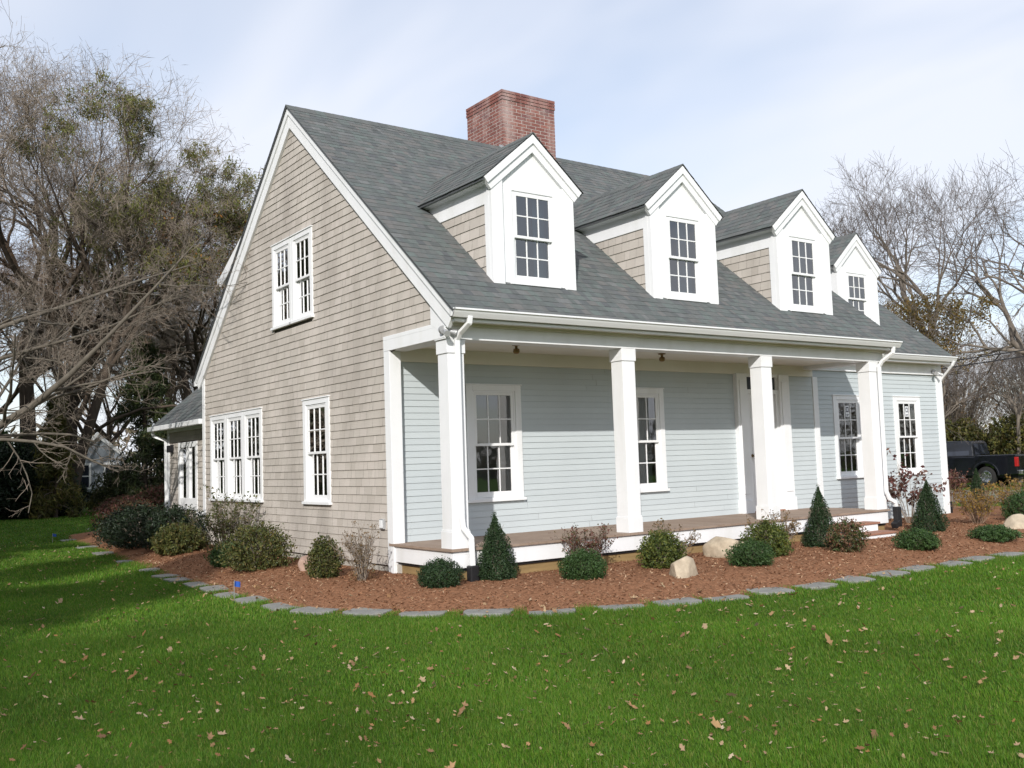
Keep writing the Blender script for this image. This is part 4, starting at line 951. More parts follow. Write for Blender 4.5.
def leaf_obj(name, C, size, material, parent, r, aspect=0.5, droop=0.0, curl=0.2, updir=None):
    n = len(C); a = nrm(r.normal(0, 1, (n, 3)) + np.array([0, 0, -droop])); 
    if updir is not None: a = nrm(a * 0.8 + updir)
    u, v = perp(a, r); s = r.uniform(0.6, 1.25, n)[:, None] * size
    nn = np.cross(a, u)
    V = np.stack([C - a * s * 0.5, C + u * s * aspect * 0.5 + nn * s * curl * 0.3, C + a * s * 0.5, C - u * s * aspect * 0.5 + nn * s * curl * 0.3], 1).reshape(-1, 3)
    return np_mesh(name, V, np.arange(4 * n).reshape(-1, 4), material, parent, smooth=False)
def poly0(pts, rad, m=9):
    """smooth polyline through control points"""
    pts = np.array(pts, float); t = np.linspace(0, len(pts) - 1, m); i = np.minimum(t.astype(int), len(pts) - 2); f = (t - i)[:, None]
    Pm = np.concatenate([[2 * pts[0] - pts[1]], pts, [2 * pts[-1] - pts[-2]]]); a, b, c, d = Pm[i], Pm[i + 1], Pm[i + 2], Pm[i + 3]
    out = 0.5 * (2 * b + (c - a) * f + (2 * a - 5 * b + 4 * c - d) * f ** 2 + (3 * b - a - 3 * c + d) * f ** 3)
    return out, np.interp(t, np.arange(len(rad)), rad)

def make_tree(name, label, cat, loc, rz, seed, trunk, specs, ks, bmat, tmat, split=2, leaves=None, group=None, scale=1.0, fine=None):
    """trunk: list of (control points, radii). leaves=(material, level, count, size, aspect, droop, spread, filter)"""
    r = np.random.RandomState(seed)
    root = empty(name, loc, rz, label, cat, group); root.scale = (scale,) * 3
    pr = [poly0(p, q) for p, q in trunk]
    lv = grow(r, np.stack([p for p, q in pr]), np.stack([q for p, q in pr]), specs)
    tube_obj('trunk', lv[:split], ks[:split], bmat, root, r)
    if len(lv) > split: tube_obj('branches', lv[split:], ks[split:], tmat, root, r)
    if fine:
        q, size, wdt, dr = fine; P = lv[-1][0]; i = r.randint(0, len(P), q); j = r.randint(0, P.shape[1], q)
        C = P[i, j] + r.normal(0, size * 0.35, (q, 3)); leaf_obj('fine_twigs', C, size, tmat, root, r, wdt / size, dr, curl=0.05)
    for lf in (leaves or []):
        P = lv[lf['lev']][0]; n = lf['n']; i = r.randint(0, len(P), n); j = r.uniform(0.2, 1, n) * (P.shape[1] - 1); a = np.minimum(j.astype(int), P.shape[1] - 2); f = (j - a)[:, None]
        C = P[i, a] * (1 - f) + P[i, a + 1] * f + r.normal(0, lf.get('spread', 0.05), (n, 3))
        if lf.get('keep'): C = lf['keep'](C)
        leaf_obj('leaves', C, lf['size'], lf['mat'], root, r, lf.get('aspect', 0.5), lf.get('droop', 0.3))
    return root
def copy_tree(o, loc, rz, scale, label=None, group=None):
    c = o.copy(); COL.objects.link(c); c.location = loc; c.rotation_euler = (0, 0, rz); c.scale = (scale,) * 3 if not isinstance(scale, tuple) else scale
    if label: c['label'] = label
    if group: c['group'] = group
    for ch in list(o.children):
        d = ch.copy(); COL.objects.link(d); d.parent = c
    return c

# ---- shrubs
def dense_shrub(name, label, loc, rx, h, form, lm, n, size, seed, group=None, rough=0.12, aspect=0.5, ry=None, lift=0.0, sprout=0, holes=0.0):
    r = np.random.RandomState(seed); ry = ry or rx
    root = empty(name, loc, r.uniform(0, 6.28), label, 'shrub', group)
    ph = r.uniform(0, 6.283, n); 
    if form == 'cone':
        t = r.uniform(0, 1, n) ** 1.35; prof = np.where(t < 0.12, 0.80 + 0.2 * t / 0.12, np.maximum(1 - ((t - 0.12) / 0.88) ** 1.25, 0) ** 0.92)
    else:
        t = r.uniform(0, 1, n); prof = np.sqrt(np.clip(1 - (2 * t - 0.86) ** 2 / 1.30, 0.0, 1)) 
    bump_ = 1 + rough * (np.sin(3 * ph + 5 * t + seed) * 0.5 + np.sin(7 * ph - 9 * t + seed * 2) * 0.5 + 0.7 * np.sin(13 * ph + 17 * t))
    d = 1 - np.abs(r.normal(0, 0.10, n)) + (r.uniform(0, 1, n) < 0.06) * r.uniform(0, 0.10, n)
    rad = prof * bump_ * d
    C = np.stack([np.cos(ph) * rad * rx, np.sin(ph) * rad * ry, lift + t * h * (1 + rough * 0.4 * np.sin(5 * ph + 2 * seed))], -1)
    if form != 'cone': C[:, 2] = lift + t * h * (0.93 + 0.09 * np.sin(4 * ph + seed) + 0.07 * r.normal(0, 1, n))
    if holes: 
        g_ = np.sin(C[:, 0] * 9 / rx * 0.5 + seed) + np.sin(C[:, 1] * 9 / rx * 0.5 + 2 * seed) + np.sin(C[:, 2] * 11 / h * 0.6 + seed); C = C[g_ > -3 + holes * 4]
    outd = nrm(np.stack([np.cos(ph), np.sin(ph), 0.5 + 0 * ph], -1))[:len(C)]
    leaf_obj('foliage', C, size, lm, root, r, aspect, 0.0, updir=outd * 0.15 + np.array([0, 0, 0.45]))
    ki = n // 3; leaf_obj('inner_foliage', C[:ki] * np.array([0.72, 0.72, 0.93]), size * 1.5, lm, root, r, aspect)
    # stems and inner twigs
    k = 26; a = r.uniform(0, 6.28, k); q = r.uniform(0.1, 0.75, k)
    P0 = np.stack([np.stack([np.cos(a) * 0.03, np.sin(a) * 0.03, 0 * a - 0.03], -1), np.stack([np.cos(a) * rx * q * 0.5, np.sin(a) * ry * q * 0.5, h * 0.3 + 0 * a], -1), np.stack([np.cos(a) * rx * q * (0.5 if form == 'cone' else 0.95), np.sin(a) * ry * q * (0.5 if form == 'cone' else 0.95), h * (0.9 - 0.45 * q)], -1)], 1)
    lv = grow(r, P0, np.tile([0.012, 0.008, 0.004], (k, 1)), [dict(n=7, t0=0.3, len=(0.25, 0.5), ang=(25, 60), pts=3, rr=0.6, rmin=0.002)])
    tube_obj('stems', lv, (4, 3), M['twig'], root, r)
    if sprout:
        n2 = 160; z = h * r.uniform(0.86, 1.12, n2); C2 = np.stack([r.normal(0, 0.016, n2), r.normal(0, 0.016, n2), z], -1); leaf_obj('leader', C2, size, lm, root, r, aspect)
    return root
def airy_shrub(name, label, loc, rx, h, lm, nleaf, size, seed, stems=22, group=None, tm=None, base_leaf=None, twigs=7, up=0.12, bias=0.35, rt=1.0):
    r = np.random.RandomState(seed); root = empty(name, loc, r.uniform(0, 6.28), label, 'shrub', group)
    a = r.uniform(0, 6.28, stems); q = np.sqrt(r.uniform(0.02, 1, stems)); hh = h * r.uniform(0.62, 1.0, stems) * (1 - 0.25 * q)
    P0 = np.stack([np.stack([np.cos(a) * 0.05 * q, np.sin(a) * 0.05 * q, 0 * a - 0.03], -1), np.stack([np.cos(a) * rx * q * 0.45, np.sin(a) * rx * q * 0.45, hh * 0.5], -1), np.stack([np.cos(a) * rx * q * 0.95, np.sin(a) * rx * q * 0.95, hh], -1)], 1)
    P0[:, 1:] += r.normal(0, 0.03, P0[:, 1:].shape)
    lv = grow(r, P0, np.tile([0.008 * rt, 0.005 * rt, 0.003 * rt], (stems, 1)), [dict(n=twigs, t0=0.35, len=(0.2, 0.42), ang=(20, 55), pts=4, rr=0.6, rmin=0.0018 * rt, up=up), dict(n=3 if rt == 1 else 5, t0=0.3, len=(0.25, 0.5), ang=(20, 60), pts=3, rr=0.6, rmin=0.0014 * rt, up=up)])
    tube_obj('stems', lv, (4, 3, 3), tm or M['twig'], root, r)
    P = np.concatenate([lv[1][0][:, -2:].reshape(-1, 3), lv[2][0].reshape(-1, 3)]); P = P[P[:, 2] > h * bias * r.uniform(0.3, 1.3, len(P))]
    C = P[r.randint(0, len(P), nleaf)] + r.normal(0, size * 0.5, (nleaf, 3))
    leaf_obj('leaves', C, size, lm, root, r, 0.55, 0.2)
    if base_leaf is not None:
        n = base_leaf[1]; ph = r.uniform(0, 6.28, n); t = r.uniform(0, 1, n); C = np.stack([np.cos(ph) * rx * 0.55 * np.sqrt(1 - t * 0.6) * r.uniform(0.3, 1, n), np.sin(ph) * rx * 0.55 * np.sqrt(1 - t * 0.6) * r.uniform(0.3, 1, n), t * h * 0.45 + 0.02], -1)
        leaf_obj('lower_leaves', C, size, base_leaf[0], root, r, 0.5)
    return root
def gl(x, y): return (x, y, groundz(x, y) - 0.01)

dense_shrub('clipped_shrub', 'low dark clipped ball shrub at the front corner of the porch', gl(-0.31, -0.22), 0.245, 0.30, 'ball', M['l_yew'], 6500, 0.022, 1)
dense_shrub('cone_evergreen', 'dark cone evergreen nearest the corner column and its downspout', gl(0.5, -0.14), 0.25, 0.70, 'cone', M['l_yew'], 12000, 0.022, 2, sprout=1, rough=0.2)
airy_shrub('leafy_shrub', 'open reddish olive shrub against the porch skirt behind the low box shrub', gl(1.72, -0.28), 0.42, 0.62, M['l_red'], 1500, 0.034, 3, stems=34, base_leaf=(M['l_red'], 300))
dense_shrub('box_shrub', 'low rounded box shrub between the corner cone and the pale boulders', gl(1.15, -0.95), 0.26, 0.32, 'ball', M['l_box'], 6000, 0.025, 4)
dense_shrub('rounded_shrub', 'yellow green rounded shrub beside the two pale boulders', gl(2.52, -0.8), 0.27, 0.44, 'ball', M['l_ygreen'], 3600, 0.036, 5, rough=0.2)
airy_shrub('leafy_shrub', 'thin twiggy shrub left of the larger boulder by the porch skirt', gl(3.25, -0.35), 0.36, 0.58, M['l_tan'], 420, 0.034, 6, stems=18)
dense_shrub('low_shrub', 'low dark green shrub right of the larger boulder, nearest the stones', gl(3.36, -1.5), 0.27, 0.30, 'ball', M['l_box'], 5000, 0.027, 7, rough=0.16)
dense_shrub('rounded_shrub', 'yellow green rounded shrub behind the low dark shrub right of the boulder', gl(4.32, -0.95), 0.29, 0.46, 'ball', M['l_ygreen'], 3600, 0.036, 8, rough=0.2)
airy_shrub('leafy_shrub', 'open tan leaved shrub in front of the third column', gl(4.9, -0.62), 0.44, 0.64, M['l_tan'], 900, 0.036, 9, stems=26, base_leaf=(M['l_tan'], 300))
dense_shrub('cone_evergreen', 'tall cone evergreen in front of the porch steps', gl(5.75, -0.72), 0.24, 0.80, 'cone', M['l_yew'], 12000, 0.022, 10, sprout=1, rough=0.2)
dense_shrub('pieris_shrub', 'small green and rust tinted shrub in front of the porch steps', gl(5.38, -1.42), 0.24, 0.42, 'ball', M['l_pieris'], 2600, 0.036, 11, rough=0.3)
dense_shrub('cone_evergreen', 'cone evergreen in front of the burgundy shrub by the blue wing', gl(8.72, -0.58), 0.26, 0.78, 'cone', M['l_yew'], 12000, 0.024, 12, rough=0.2)
dense_shrub('low_shrub', 'low bright green shrub at the foot of the right cone evergreen', gl(6.35, -1.85), 0.27, 0.27, 'ball', M['l_box'], 4200, 0.03, 13, rough=0.22)
airy_shrub('burgundy_shrub', 'tall open shrub with burgundy leaves under the wing window', gl(10.3, 0.75), 0.66, 1.22, M['l_burg'], 620, 0.085, 14, stems=16, twigs=5)
airy_shrub('red_bush', 'thin red bush past the right corner of the blue wing', gl(14.3, 2.3), 0.45, 1.05, M['l_burg'], 800, 0.06, 15, stems=22, tm=M['twig_red'])
dense_shrub('cone_evergreen', 'small slim dark evergreen right of the blue wing corner, before the truck', gl(13.96, 1.5), 0.21, 0.88, 'cone', M['l_yew'], 6000, 0.03, 16, rough=0.1)
for i, (x, y, rx, h, lb) in enumerate(((10.6, -0.35, 0.42, 0.72, 'golden twiggy shrub nearest the low spreading juniper'), (12.6, -0.1, 0.6, 0.8, 'golden twiggy shrub behind the round green shrub at the right edge'), (14.6, 0.3, 0.75, 0.85, 'golden twiggy shrub farthest back, below the truck'))):
    airy_shrub('golden_shrub', lb, gl(x, y), rx, h, M['l_gold'], 1800, 0.04, 20 + i, stems=44, tm=M['twig_red'], group='golden shrubs at the right of the bed', bias=0.2)
dense_shrub('rounded_shrub', 'round dark green shrub at the right edge behind the boulder', gl(11.6, -0.65), 0.33, 0.52, 'ball', M['l_box'], 4200, 0.034, 24, rough=0.16)
dense_shrub('spreading_juniper', 'low spreading green shrub in the mulch at the far right', gl(8.15, -1.95), 0.29, 0.22, 'ball', M['l_box'], 3600, 0.034, 25, rough=0.35)
# along the gable
dense_shrub('rounded_shrub', 'upright olive and yellow shrub right of the pink boulder by the gable', gl(-0.80, 1.75), 0.21, 0.50, 'ball', M['l_olive'], 3000, 0.036, 30, rough=0.2)
airy_shrub('leafy_shrub', 'thin tan twiggy shrub in front of the single gable window', gl(-0.62, 1.05), 0.36, 0.78, M['l_tan'], 380, 0.03, 31, stems=26, base_leaf=(M['l_tan'], 420))
dense_shrub('rounded_shrub', 'broad olive brown shrub below the triple window, left of the boulder', gl(-0.92, 3.65), 0.44, 0.62, 'ball', M['l_olive'], 4200, 0.042, 32, rough=0.3)
dense_shrub('low_shrub', 'small bright green shrub tucked at the left foot of the broad olive shrub', gl(-1.02, 4.6), 0.26, 0.32, 'ball', M['l_box'], 2200, 0.042, 33, rough=0.25)
airy_shrub('leafy_shrub', 'tall loose leafy shrub reaching up to the triple window sill', gl(-0.55, 6.1), 0.62, 1.12, M['l_olive'], 1500, 0.05, 34, stems=34, base_leaf=(M['l_olive'], 700))
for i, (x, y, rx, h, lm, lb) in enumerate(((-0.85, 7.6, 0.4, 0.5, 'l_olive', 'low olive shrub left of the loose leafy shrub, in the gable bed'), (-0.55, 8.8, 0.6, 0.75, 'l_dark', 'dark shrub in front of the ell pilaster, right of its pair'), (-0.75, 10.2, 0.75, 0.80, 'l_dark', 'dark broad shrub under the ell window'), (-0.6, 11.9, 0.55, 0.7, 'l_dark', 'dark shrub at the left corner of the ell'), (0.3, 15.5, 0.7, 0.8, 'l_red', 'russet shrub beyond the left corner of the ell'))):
    dense_shrub('rounded_shrub', lb, gl(x, y), rx, h, 'ball', M[lm], 4200, 0.055, 40 + i, rough=0.28)

# ---- boulders
def boulder(label, loc, sx, sy, sz, seed, m, rz=0.0):
    bm = bmesh.new(); bmesh.ops.create_icosphere(bm, subdivisions=4, radius=1); r = random.Random(seed)
    pl = []
    for _ in range(15):
        d = Vector((r.gauss(0, 1), r.gauss(0, 1), r.gauss(0, 0.8))).normalized(); pl.append((d, r.uniform(0.55, 0.9)))
    for v in bm.verts:
        for d, q in pl:
            e = v.co.dot(d)
            if e > q: v.co -= d * (e - q) * 0.93
        n_ = math.sin(v.co.x * 5 + seed) * math.sin(v.co.y * 6 + 1.3 * seed) * math.sin(v.co.z * 5 + seed * .7)
        v.co *= 1 + 0.035 * n_
        v.co = Vector((v.co.x * sx, v.co.y * sy, v.co.z * sz))
    me = bpy.data.meshes.new('boulder'); bm.to_mesh(me); bm.free()
    me.polygons.foreach_set('use_smooth', np.ones(len(me.polygons), bool))
    o = link_mesh('boulder', me, m); o.location = loc; o.rotation_euler = (0, 0, rz)
    return tag(o, label, 'boulder')
boulder('smaller pale angular boulder nearest the stepping stones', (2.08, -1.6, 0.10), 0.26, 0.2, 0.25, 3, M['boulder'], 0.3)
boulder('larger pale boulder against the porch skirt', (3.95, -0.58, 0.16), 0.38, 0.27, 0.30, 8, M['boulder'], -0.4)
boulder('pinkish boulder by the gable wall beside the olive shrub', (-0.52, 2.75, 0.13), 0.26, 0.2, 0.24, 5, M['boulder_pink'], 0.8)
boulder('pale boulder at the right edge of the mulch bed', (9.95, -1.4, 0.08), 0.3, 0.25, 0.3, 6, M['boulder'], 0.2)
for i, (x, y, s) in enumerate(((4.4, 36.0, 0.36), (5.2, 36.6, 0.3), (6.0, 36.0, 0.4))):
    tag(boulder(('left', 'middle', 'right')[i] + ' one of three low rocks beyond the shaded lawn', (x, y, 0.05), s, s * 0.8, s * 0.6, 40 + i, M['boulder']), group='rocks beyond the shaded lawn')

# ---- marker flags
for x, y, lb in ((-2.0, 1.62, 'small blue marker flag in the lawn edge below the gable'), (-1.55, 14.8, 'small blue marker flag farther back at the left end of the bed')):
    t = empty('marker_flag', (x, y, float(gh(x, y))), 0.4, lb, 'marker flag', 'blue marker flags')
    mb = MB(); mb.tube([(0, 0, -0.05), (0, 0, 0.17), (0.006, 0, 0.21)], 0.003, 6); mb.build('wire', M['grey_metal'], t)
    mb = MB(); n = 6
    for i in range(n):
        a, b = 0.085 * i / n, 0.085 * (i + 1) / n; f = lambda q: 0.012 * math.sin(q * 60)
        mb.poly([(a, f(a), 0.14 - a * 0.25), (b, f(b), 0.14 - b * 0.25), (b, f(b), 0.205 - b * 0.25), (a, f(a), 0.205 - a * 0.25)])
    mb.build('flag', M['flag'], t, fix=False)


# ================================================================== trees
def limbs(seed, H, fork, n, spread, r0, lean=(0, 0), wig=0.25, steep=1.0, low=0.0):
    """trunk plus n main limbs, all as control polylines"""
    r = random.Random(seed); out = []
    fx, fy = lean[0] * fork / H, lean[1] * fork / H
    out.append(([(0, 0, -0.15), (fx * 0.3 + r.uniform(-.05, .05), fy * 0.3, fork * 0.4), (fx, fy, fork), (fx + lean[0] * 0.25, fy + lean[1] * 0.25, fork + (H - fork) * 0.35), (lean[0] + r.uniform(-.5, .5), lean[1] + r.uniform(-.5, .5), fork + (H - fork) * 0.72)], [r0 * 1.25, r0, r0 * 0.72, r0 * 0.4, r0 * 0.06]))
    for i in range(n):
        a = 6.283 * (i + r.uniform(-0.3, 0.3)) / n; t = r.uniform(low, 0.5); z0 = fork * (0.85 + 0.15 * r.random()) + (H - fork) * t * 0.6
        s = spread * r.uniform(0.65, 1.05); top = z0 + (H - z0) * r.uniform(0.7, 1.0) * steep
        c0 = Vector((fx + lean[0] * t * .4, fy + lean[1] * t * .4, z0)); dx, dy = math.cos(a), math.sin(a)
        pts = [tuple(c0)]
        for q, hq in ((0.28, 0.22), (0.55, 0.48), (0.8, 0.75), (1.0, 1.0)):
            pts.append((c0.x + dx * s * q + r.uniform(-wig, wig), c0.y + dy * s * q + r.uniform(-wig, wig), z0 + (top - z0) * hq + r.uniform(-wig, wig) * .5))
        rb = r0 * r.uniform(0.42, 0.62); out.append((pts, [rb, rb * 0.78, rb * 0.55, rb * 0.30, rb * 0.06]))
    return out
def bare_specs(a, b, c, d, rm, up=0.10, wig=0.16, l1=(0.32, 0.62), droop=None, r1=0.5):
    s = [dict(n=a, t0=0.22, len=l1, ang=(25, 55), pts=6, rr=r1, rmin=rm * 1.8, up=up, wig=wig), dict(n=b, t0=0.2, len=(0.35, 0.65), ang=(25, 60), pts=5, rr=0.55, rmin=rm * 1.5, up=up, wig=wig), dict(n=c, t0=0.15, len=(0.35, 0.7), ang=(25, 60), pts=4, rr=0.6, rmin=rm * 1.1, up=up * 0.8, wig=wig)]
    if d: s.append(dict(n=d, t0=0.2, len=(0.4, 0.8), ang=(25, 60), pts=3, rr=0.6, rmin=rm, up=droop if droop is not None else up * 0.5, wig=wig))
    return s
def fork_specs(l0, levels, rm, seed=0, up=0.05, dec=0.82, ang=(12, 38), first=4, side=True):
    """tree that keeps forking: children spring from the outer end of each branch"""
    out = []; L_ = l0
    for k in range(levels):
        n = first if k == 0 else (3 if k % 2 == 0 else 2)
        out.append(dict(n=n, t0=0.72 if k else 0.7, t1=1.0, tp=0.6, abs=(L_ * 0.62, L_ * 1.12), len=(1, 1), ang=(ang[0] + (6 if k == 0 else 0), ang[1] + (8 if k == 0 else 0) + k * 2.0), pts=5 if k < 4 else 4, rr=0.78 if k < 3 else 0.7, tip=0.72, rmin=rm * (1 + max(0, levels - 1 - k) * 0.12), up=up, wig=0.13)); L_ *= dec
    return out
def trunk0(h, r0, lean=(0, 0)):
    return [([(0, 0, -0.15), (lean[0] * .2, lean[1] * .2, h * .4), (lean[0] * .6, lean[1] * .6, h * .75), (lean[0], lean[1], h)], [r0 * 1.3, r0, r0 * 0.9, r0 * 0.8])]
KF = (9, 8, 7, 6, 5, 4, 3, 3, 3, 3)
KS = (8, 6, 5, 3, 3)
# right side, behind the wing
TB = make_tree('bare_tree', 'tall bare tree with straight trunk right of the wing roof', 'tree', (31.4, 13.0, -0.3), 0.4, 541, trunk0(6.3, 0.19, (0.2, -0.1)), fork_specs(2.2, 8, 0.0055, up=0.06, ang=(12, 34), first=5), KF, M['bark'], M['twig_grey'], split=4)
TA = make_tree('bare_tree', 'bare rounded tree rising behind the farthest right dormer', 'tree', (30.1, 16.5, -0.3), 1.4, 542, trunk0(4.6, 0.20, (-0.2, 0.1)), fork_specs(2.45, 8, 0.0055, up=0.03, ang=(14, 38), first=5), KF, M['bark'], M['twig_grey'], split=4)
TC = make_tree('bare_tree', 'broad bare tree reaching in from the right edge of the picture', 'tree', (32.2, 7.6, -0.3), 2.6, 543, trunk0(3.8, 0.24), fork_specs(3.0, 8, 0.0055, up=0.02, ang=(16, 42), first=6), KF, M['bark'], M['twig_grey'], split=4)
wood = [TA, TB, TC]
GR = 'bare trees in the woods at the right'
for i, (x, y, s, z) in enumerate(((44, 20.5, 0.62, 0.3), (47.5, 16.0, 0.60, 1.9), (50, 22, 0.72, 3.3), (43, 9.5, 0.62, 4.1), (53, 13, 0.75, 5.2), (47, 26, 0.72, 2.2), (56, 19, 0.8, 0.9), (40.5, 14.2, 0.5, 5.7))):
    copy_tree(wood[i % 3], (x, y, -0.3), z, s, 'bare grey brown tree in the far woods behind the truck', GR)
make_tree('golden_tree', 'leafy tree with golden brown leaves just above the wing roof corner', 'tree', (29.4, 11.7, -0.3), 0.3, 504, limbs(14, 7.9, 3.6, 7, 1.8, 0.12), bare_specs(6, 5, 4, 0, 0.006), KS, M['bark'], M['twig'], split=2, leaves=[dict(mat=M['l_oliveyellow'], lev=3, n=9000, size=0.12, spread=0.18, keep=lambda C: C[(C[:, 2] > 4.2) & (C[:, 2] < 7.6)])])
for i, (x, y, s) in enumerate(((41.0, 17.5, 1.0), (42.2, 14.6, 1.1), (43.3, 11.6, 1.0))):
    dense_shrub('hedge_bush', ('olive yellow hedge bush behind the cab of the dark truck', 'olive yellow hedge bush behind the truck bed', 'olive hedge bush behind the tail of the truck')[i], (x, y, -0.3), 2.0 * s, 3.0 * s, 'ball', M['l_hedge'], 7000, 0.2, 60 + i, rough=0.3, group='hedge bushes behind the truck')
for i, (x, y, s) in enumerate(((47.5, 21.5, 1.0), (49.5, 17.0, 1.1), (48.0, 12.0, 1.0), (41, 21.5, 0.8))):
    airy_shrub('thicket_bush', ('brown thicket bush by the shingled house at the right', 'brown thicket bush above the truck bed', 'brown thicket bush at the right edge above the truck', 'brown thicket bush behind the wing corner')[i], (x, y, -0.3), 3.8 * s, 8.4 * s, M['l_tan'], 2200, 0.14, 70 + i, stems=80, tm=M['twig'], twigs=12, rt=4.0)

# left side
T2 = make_tree('bare_tree', 'dark trunked bare tree with dense twigs, second from the left edge', 'tree', (2.8, 35.5, 0), 0.2, 551, trunk0(5.4, 0.34, (0.2, 0.1)), fork_specs(3.5, 8, 0.0065, up=0.03, ang=(14, 40), first=6), KF, M['bark_dark'], M['twig'], split=4, fine=(15000, 0.5, 0.014, -0.25))
T1 = make_tree('bare_tree', 'dark trunked bare tree nearest the left edge', 'tree', (1.1, 34.2, 0), 1.2, 552, trunk0(6.0, 0.32, (-0.3, 0.1)), fork_specs(4.0, 8, 0.0065, up=0.04, ang=(14, 40), first=6), KF, M['bark_dark'], M['twig'], split=4, fine=(15000, 0.5, 0.014, -0.3))
T3 = make_tree('willow_tree', 'leaning tree with thin olive leaves drooping toward the gable', 'tree', (1.9, 31.1, 0), 0.0, 513, limbs(23, 11.6, 4.6, 7, 3.8, 0.17, (2.7, -1.9), low=0.0), bare_specs(9, 7, 5, 4, 0.0042, up=0.05, wig=0.18, droop=-0.22, r1=0.38), KS, M['bark_dark'], M['twig'], split=2, scale=1.26, fine=(14000, 0.42, 0.015, 0.5),
    leaves=[dict(mat=M['l_willow'], lev=4, n=42000, size=0.15, aspect=0.22, droop=1.1, spread=0.10, keep=lambda C: C[(C[:, 2] > 6.6) & (C[:, 0] + 0.35 * (C[:, 2] - 9) > 0.2 + 1.2 * np.sin(C[:, 2] * 2.1 + C[:, 1]))]), dict(mat=M['l_orange'], lev=4, n=5000, size=0.13, spread=0.10, keep=lambda C: C[(C[:, 2] < 9.5) & (C[:, 2] > 6) & (C[:, 0] > 2.0)])])
T4 = make_tree('bare_tree', 'russet twigged tree rising close behind the left rake of the gable', 'tree', (8.6, 36.3, 0), 0.0, 514, trunk0(4.4, 0.26, (0.3, -0.3)), fork_specs(3.4, 8, 0.007, up=0.03, ang=(14, 40), first=6), KF, M['bark_dark'], M['twig_red'], split=4, fine=(16000, 0.5, 0.016, -0.25),
    leaves=[dict(mat=M['l_orange'], lev=7, n=1600, size=0.15, spread=0.12, keep=lambda C: C[C[:, 2] > 10.5])])
r_, f_ = Vector((0.814, -0.58, 0)), Vector((0.58, 0.81, 0))
def P5(a, z, d=0.0): q = r_ * a + f_ * d; return (q.x, q.y, z)
t5 = [([P5(0, -.1), P5(-.1, 2.0), P5(0.0, 4.5), P5(-.3, 8), P5(-.2, 12.5)], [.30, .25, .2, .14, .03]),
      ([P5(0, 1.1), P5(1.7, 1.9), P5(3.3, 2.75), P5(4.6, 3.9), P5(6.2, 5.8, .4)], [.11, .085, .06, .036, .01]),
      ([P5(0, 2.6), P5(1.6, 3.4, .5), P5(3.0, 3.9, .9), P5(4.2, 4.3, 1.2), P5(5.4, 4.9, 1.4)], [.06, .045, .032, .022, .008]),
      ([P5(0, 4.0), P5(-1.2, 5.6, .4), P5(-2.3, 6.8, .6), P5(-3.2, 8, .7), P5(-4, 9.4, .8)], [.14, .11, .08, .05, .015]),
      ([P5(0, 3.0), P5(1.6, 4.1, 1.0), P5(3.0, 4.8, 1.8), P5(4.2, 5.4, 2.5), P5(5.3, 5.9, 3.2)], [.065, .05, .036, .024, .008])]
make_tree('bare_tree', 'pale barked bare tree whose long low limb sweeps in from the left edge', 'tree', (-5.6, 11.0, 0), 0.0, 515, t5, bare_specs(11, 8, 6, 4, 0.0026, up=0.03, wig=0.2, l1=(0.25, 0.5)), KS, M['bark_pale'], M['twig'], split=3)
GL = 'bare trees in the woods at the left'
src = [T2, T4, TA]
for i, (x, y, s, z) in enumerate(((5.5, 50, 0.85, 0.6), (9.2, 56, 0.85, 2.1), (13.5, 58, 0.85, 3.7), (17.5, 56, 0.8, 5.0), (12.0, 46, 0.72, 1.2), (0.5, 46, 0.9, 4.4), (20.8, 57, 0.8, 0.2), (-2.5, 40, 0.95, 5.6), (12.6, 41.0, 0.75, 3.0))):
    copy_tree(src[i % 2], (x, y, 0), z, s, 'bare brown tree in the far woods behind the left trees', GL)
# trees standing left of the picture and behind the camera: they throw the shade on the lawn and show in the gable windows
for i, (x, y, s, z, lb) in enumerate(((-6.0, 30.0, 0.9, 4.0, 'bare tree outside the left of the picture, beyond the ell'), (-16.0, 27.0, 0.95, 1.5, 'bare tree outside the left of the picture, farthest left'), (-22.0, -18.0, 0.8, 3.3, 'bare tree behind and left of the camera'))):
    copy_tree((T2, T1)[i % 2], (x, y, 0), z, s, lb)

def conifer(label, loc, H, R_, seed, lm, n, size, base=0.3, droop=-0.06, aspect=0.16):
    r = np.random.RandomState(seed); root = empty('conifer_tree', loc, 0, label, 'tree')
    p, q = poly0([(0, 0, -.1), (0.05, 0.02, H * .5), (0, 0, H)], [H * .022, H * .012, 0.01])
    k = int(H * 11); t = np.sort(r.uniform(base / H, 0.98, k)); a = r.uniform(0, 6.28, k); ln = R_ * (1 - t) ** 0.75 * r.uniform(0.6, 1.1, k) + 0.1
    st = np.stack([0 * a, 0 * a, t * H], -1); d = np.stack([np.cos(a), np.sin(a), 0.25 + 0 * a], -1); pts = [st]
    for j in range(5): d = nrm(d + np.array([0, 0, droop * 2]) + r.normal(0, .08, d.shape)); pts.append(pts[-1] + d * (ln / 5)[:, None])
    B = np.stack(pts, 1); Q = np.linspace(0.025, 0.006, 6)[None].repeat(k, 0)
    tube_obj('trunk', [(p[None], q[None])], (7,), M['bark_dark'], root, r)
    lv = grow(r, B, Q, [dict(n=9, t0=0.15, len=(0.25, 0.5), ang=(30, 65), pts=4, rr=0.6, rmin=0.004, up=droop)])
    tube_obj('branches', lv, (4, 3), M['twig'], root, r)
    P = np.concatenate([lv[0][0].reshape(-1, 3), np.repeat(lv[1][0].reshape(-1, 3), 2, 0)]); C = P[r.randint(0, len(P), n)] + r.normal(0, size * .35, (n, 3))
    leaf_obj('needles', C, size, lm, root, r, aspect, 0.9)
    return root
conifer('dark olive evergreen standing between the bare trees and the ell roof', (5.3, 33.0, 0), 7.4, 2.5, 1, M['l_conif'], 15000, 0.34)
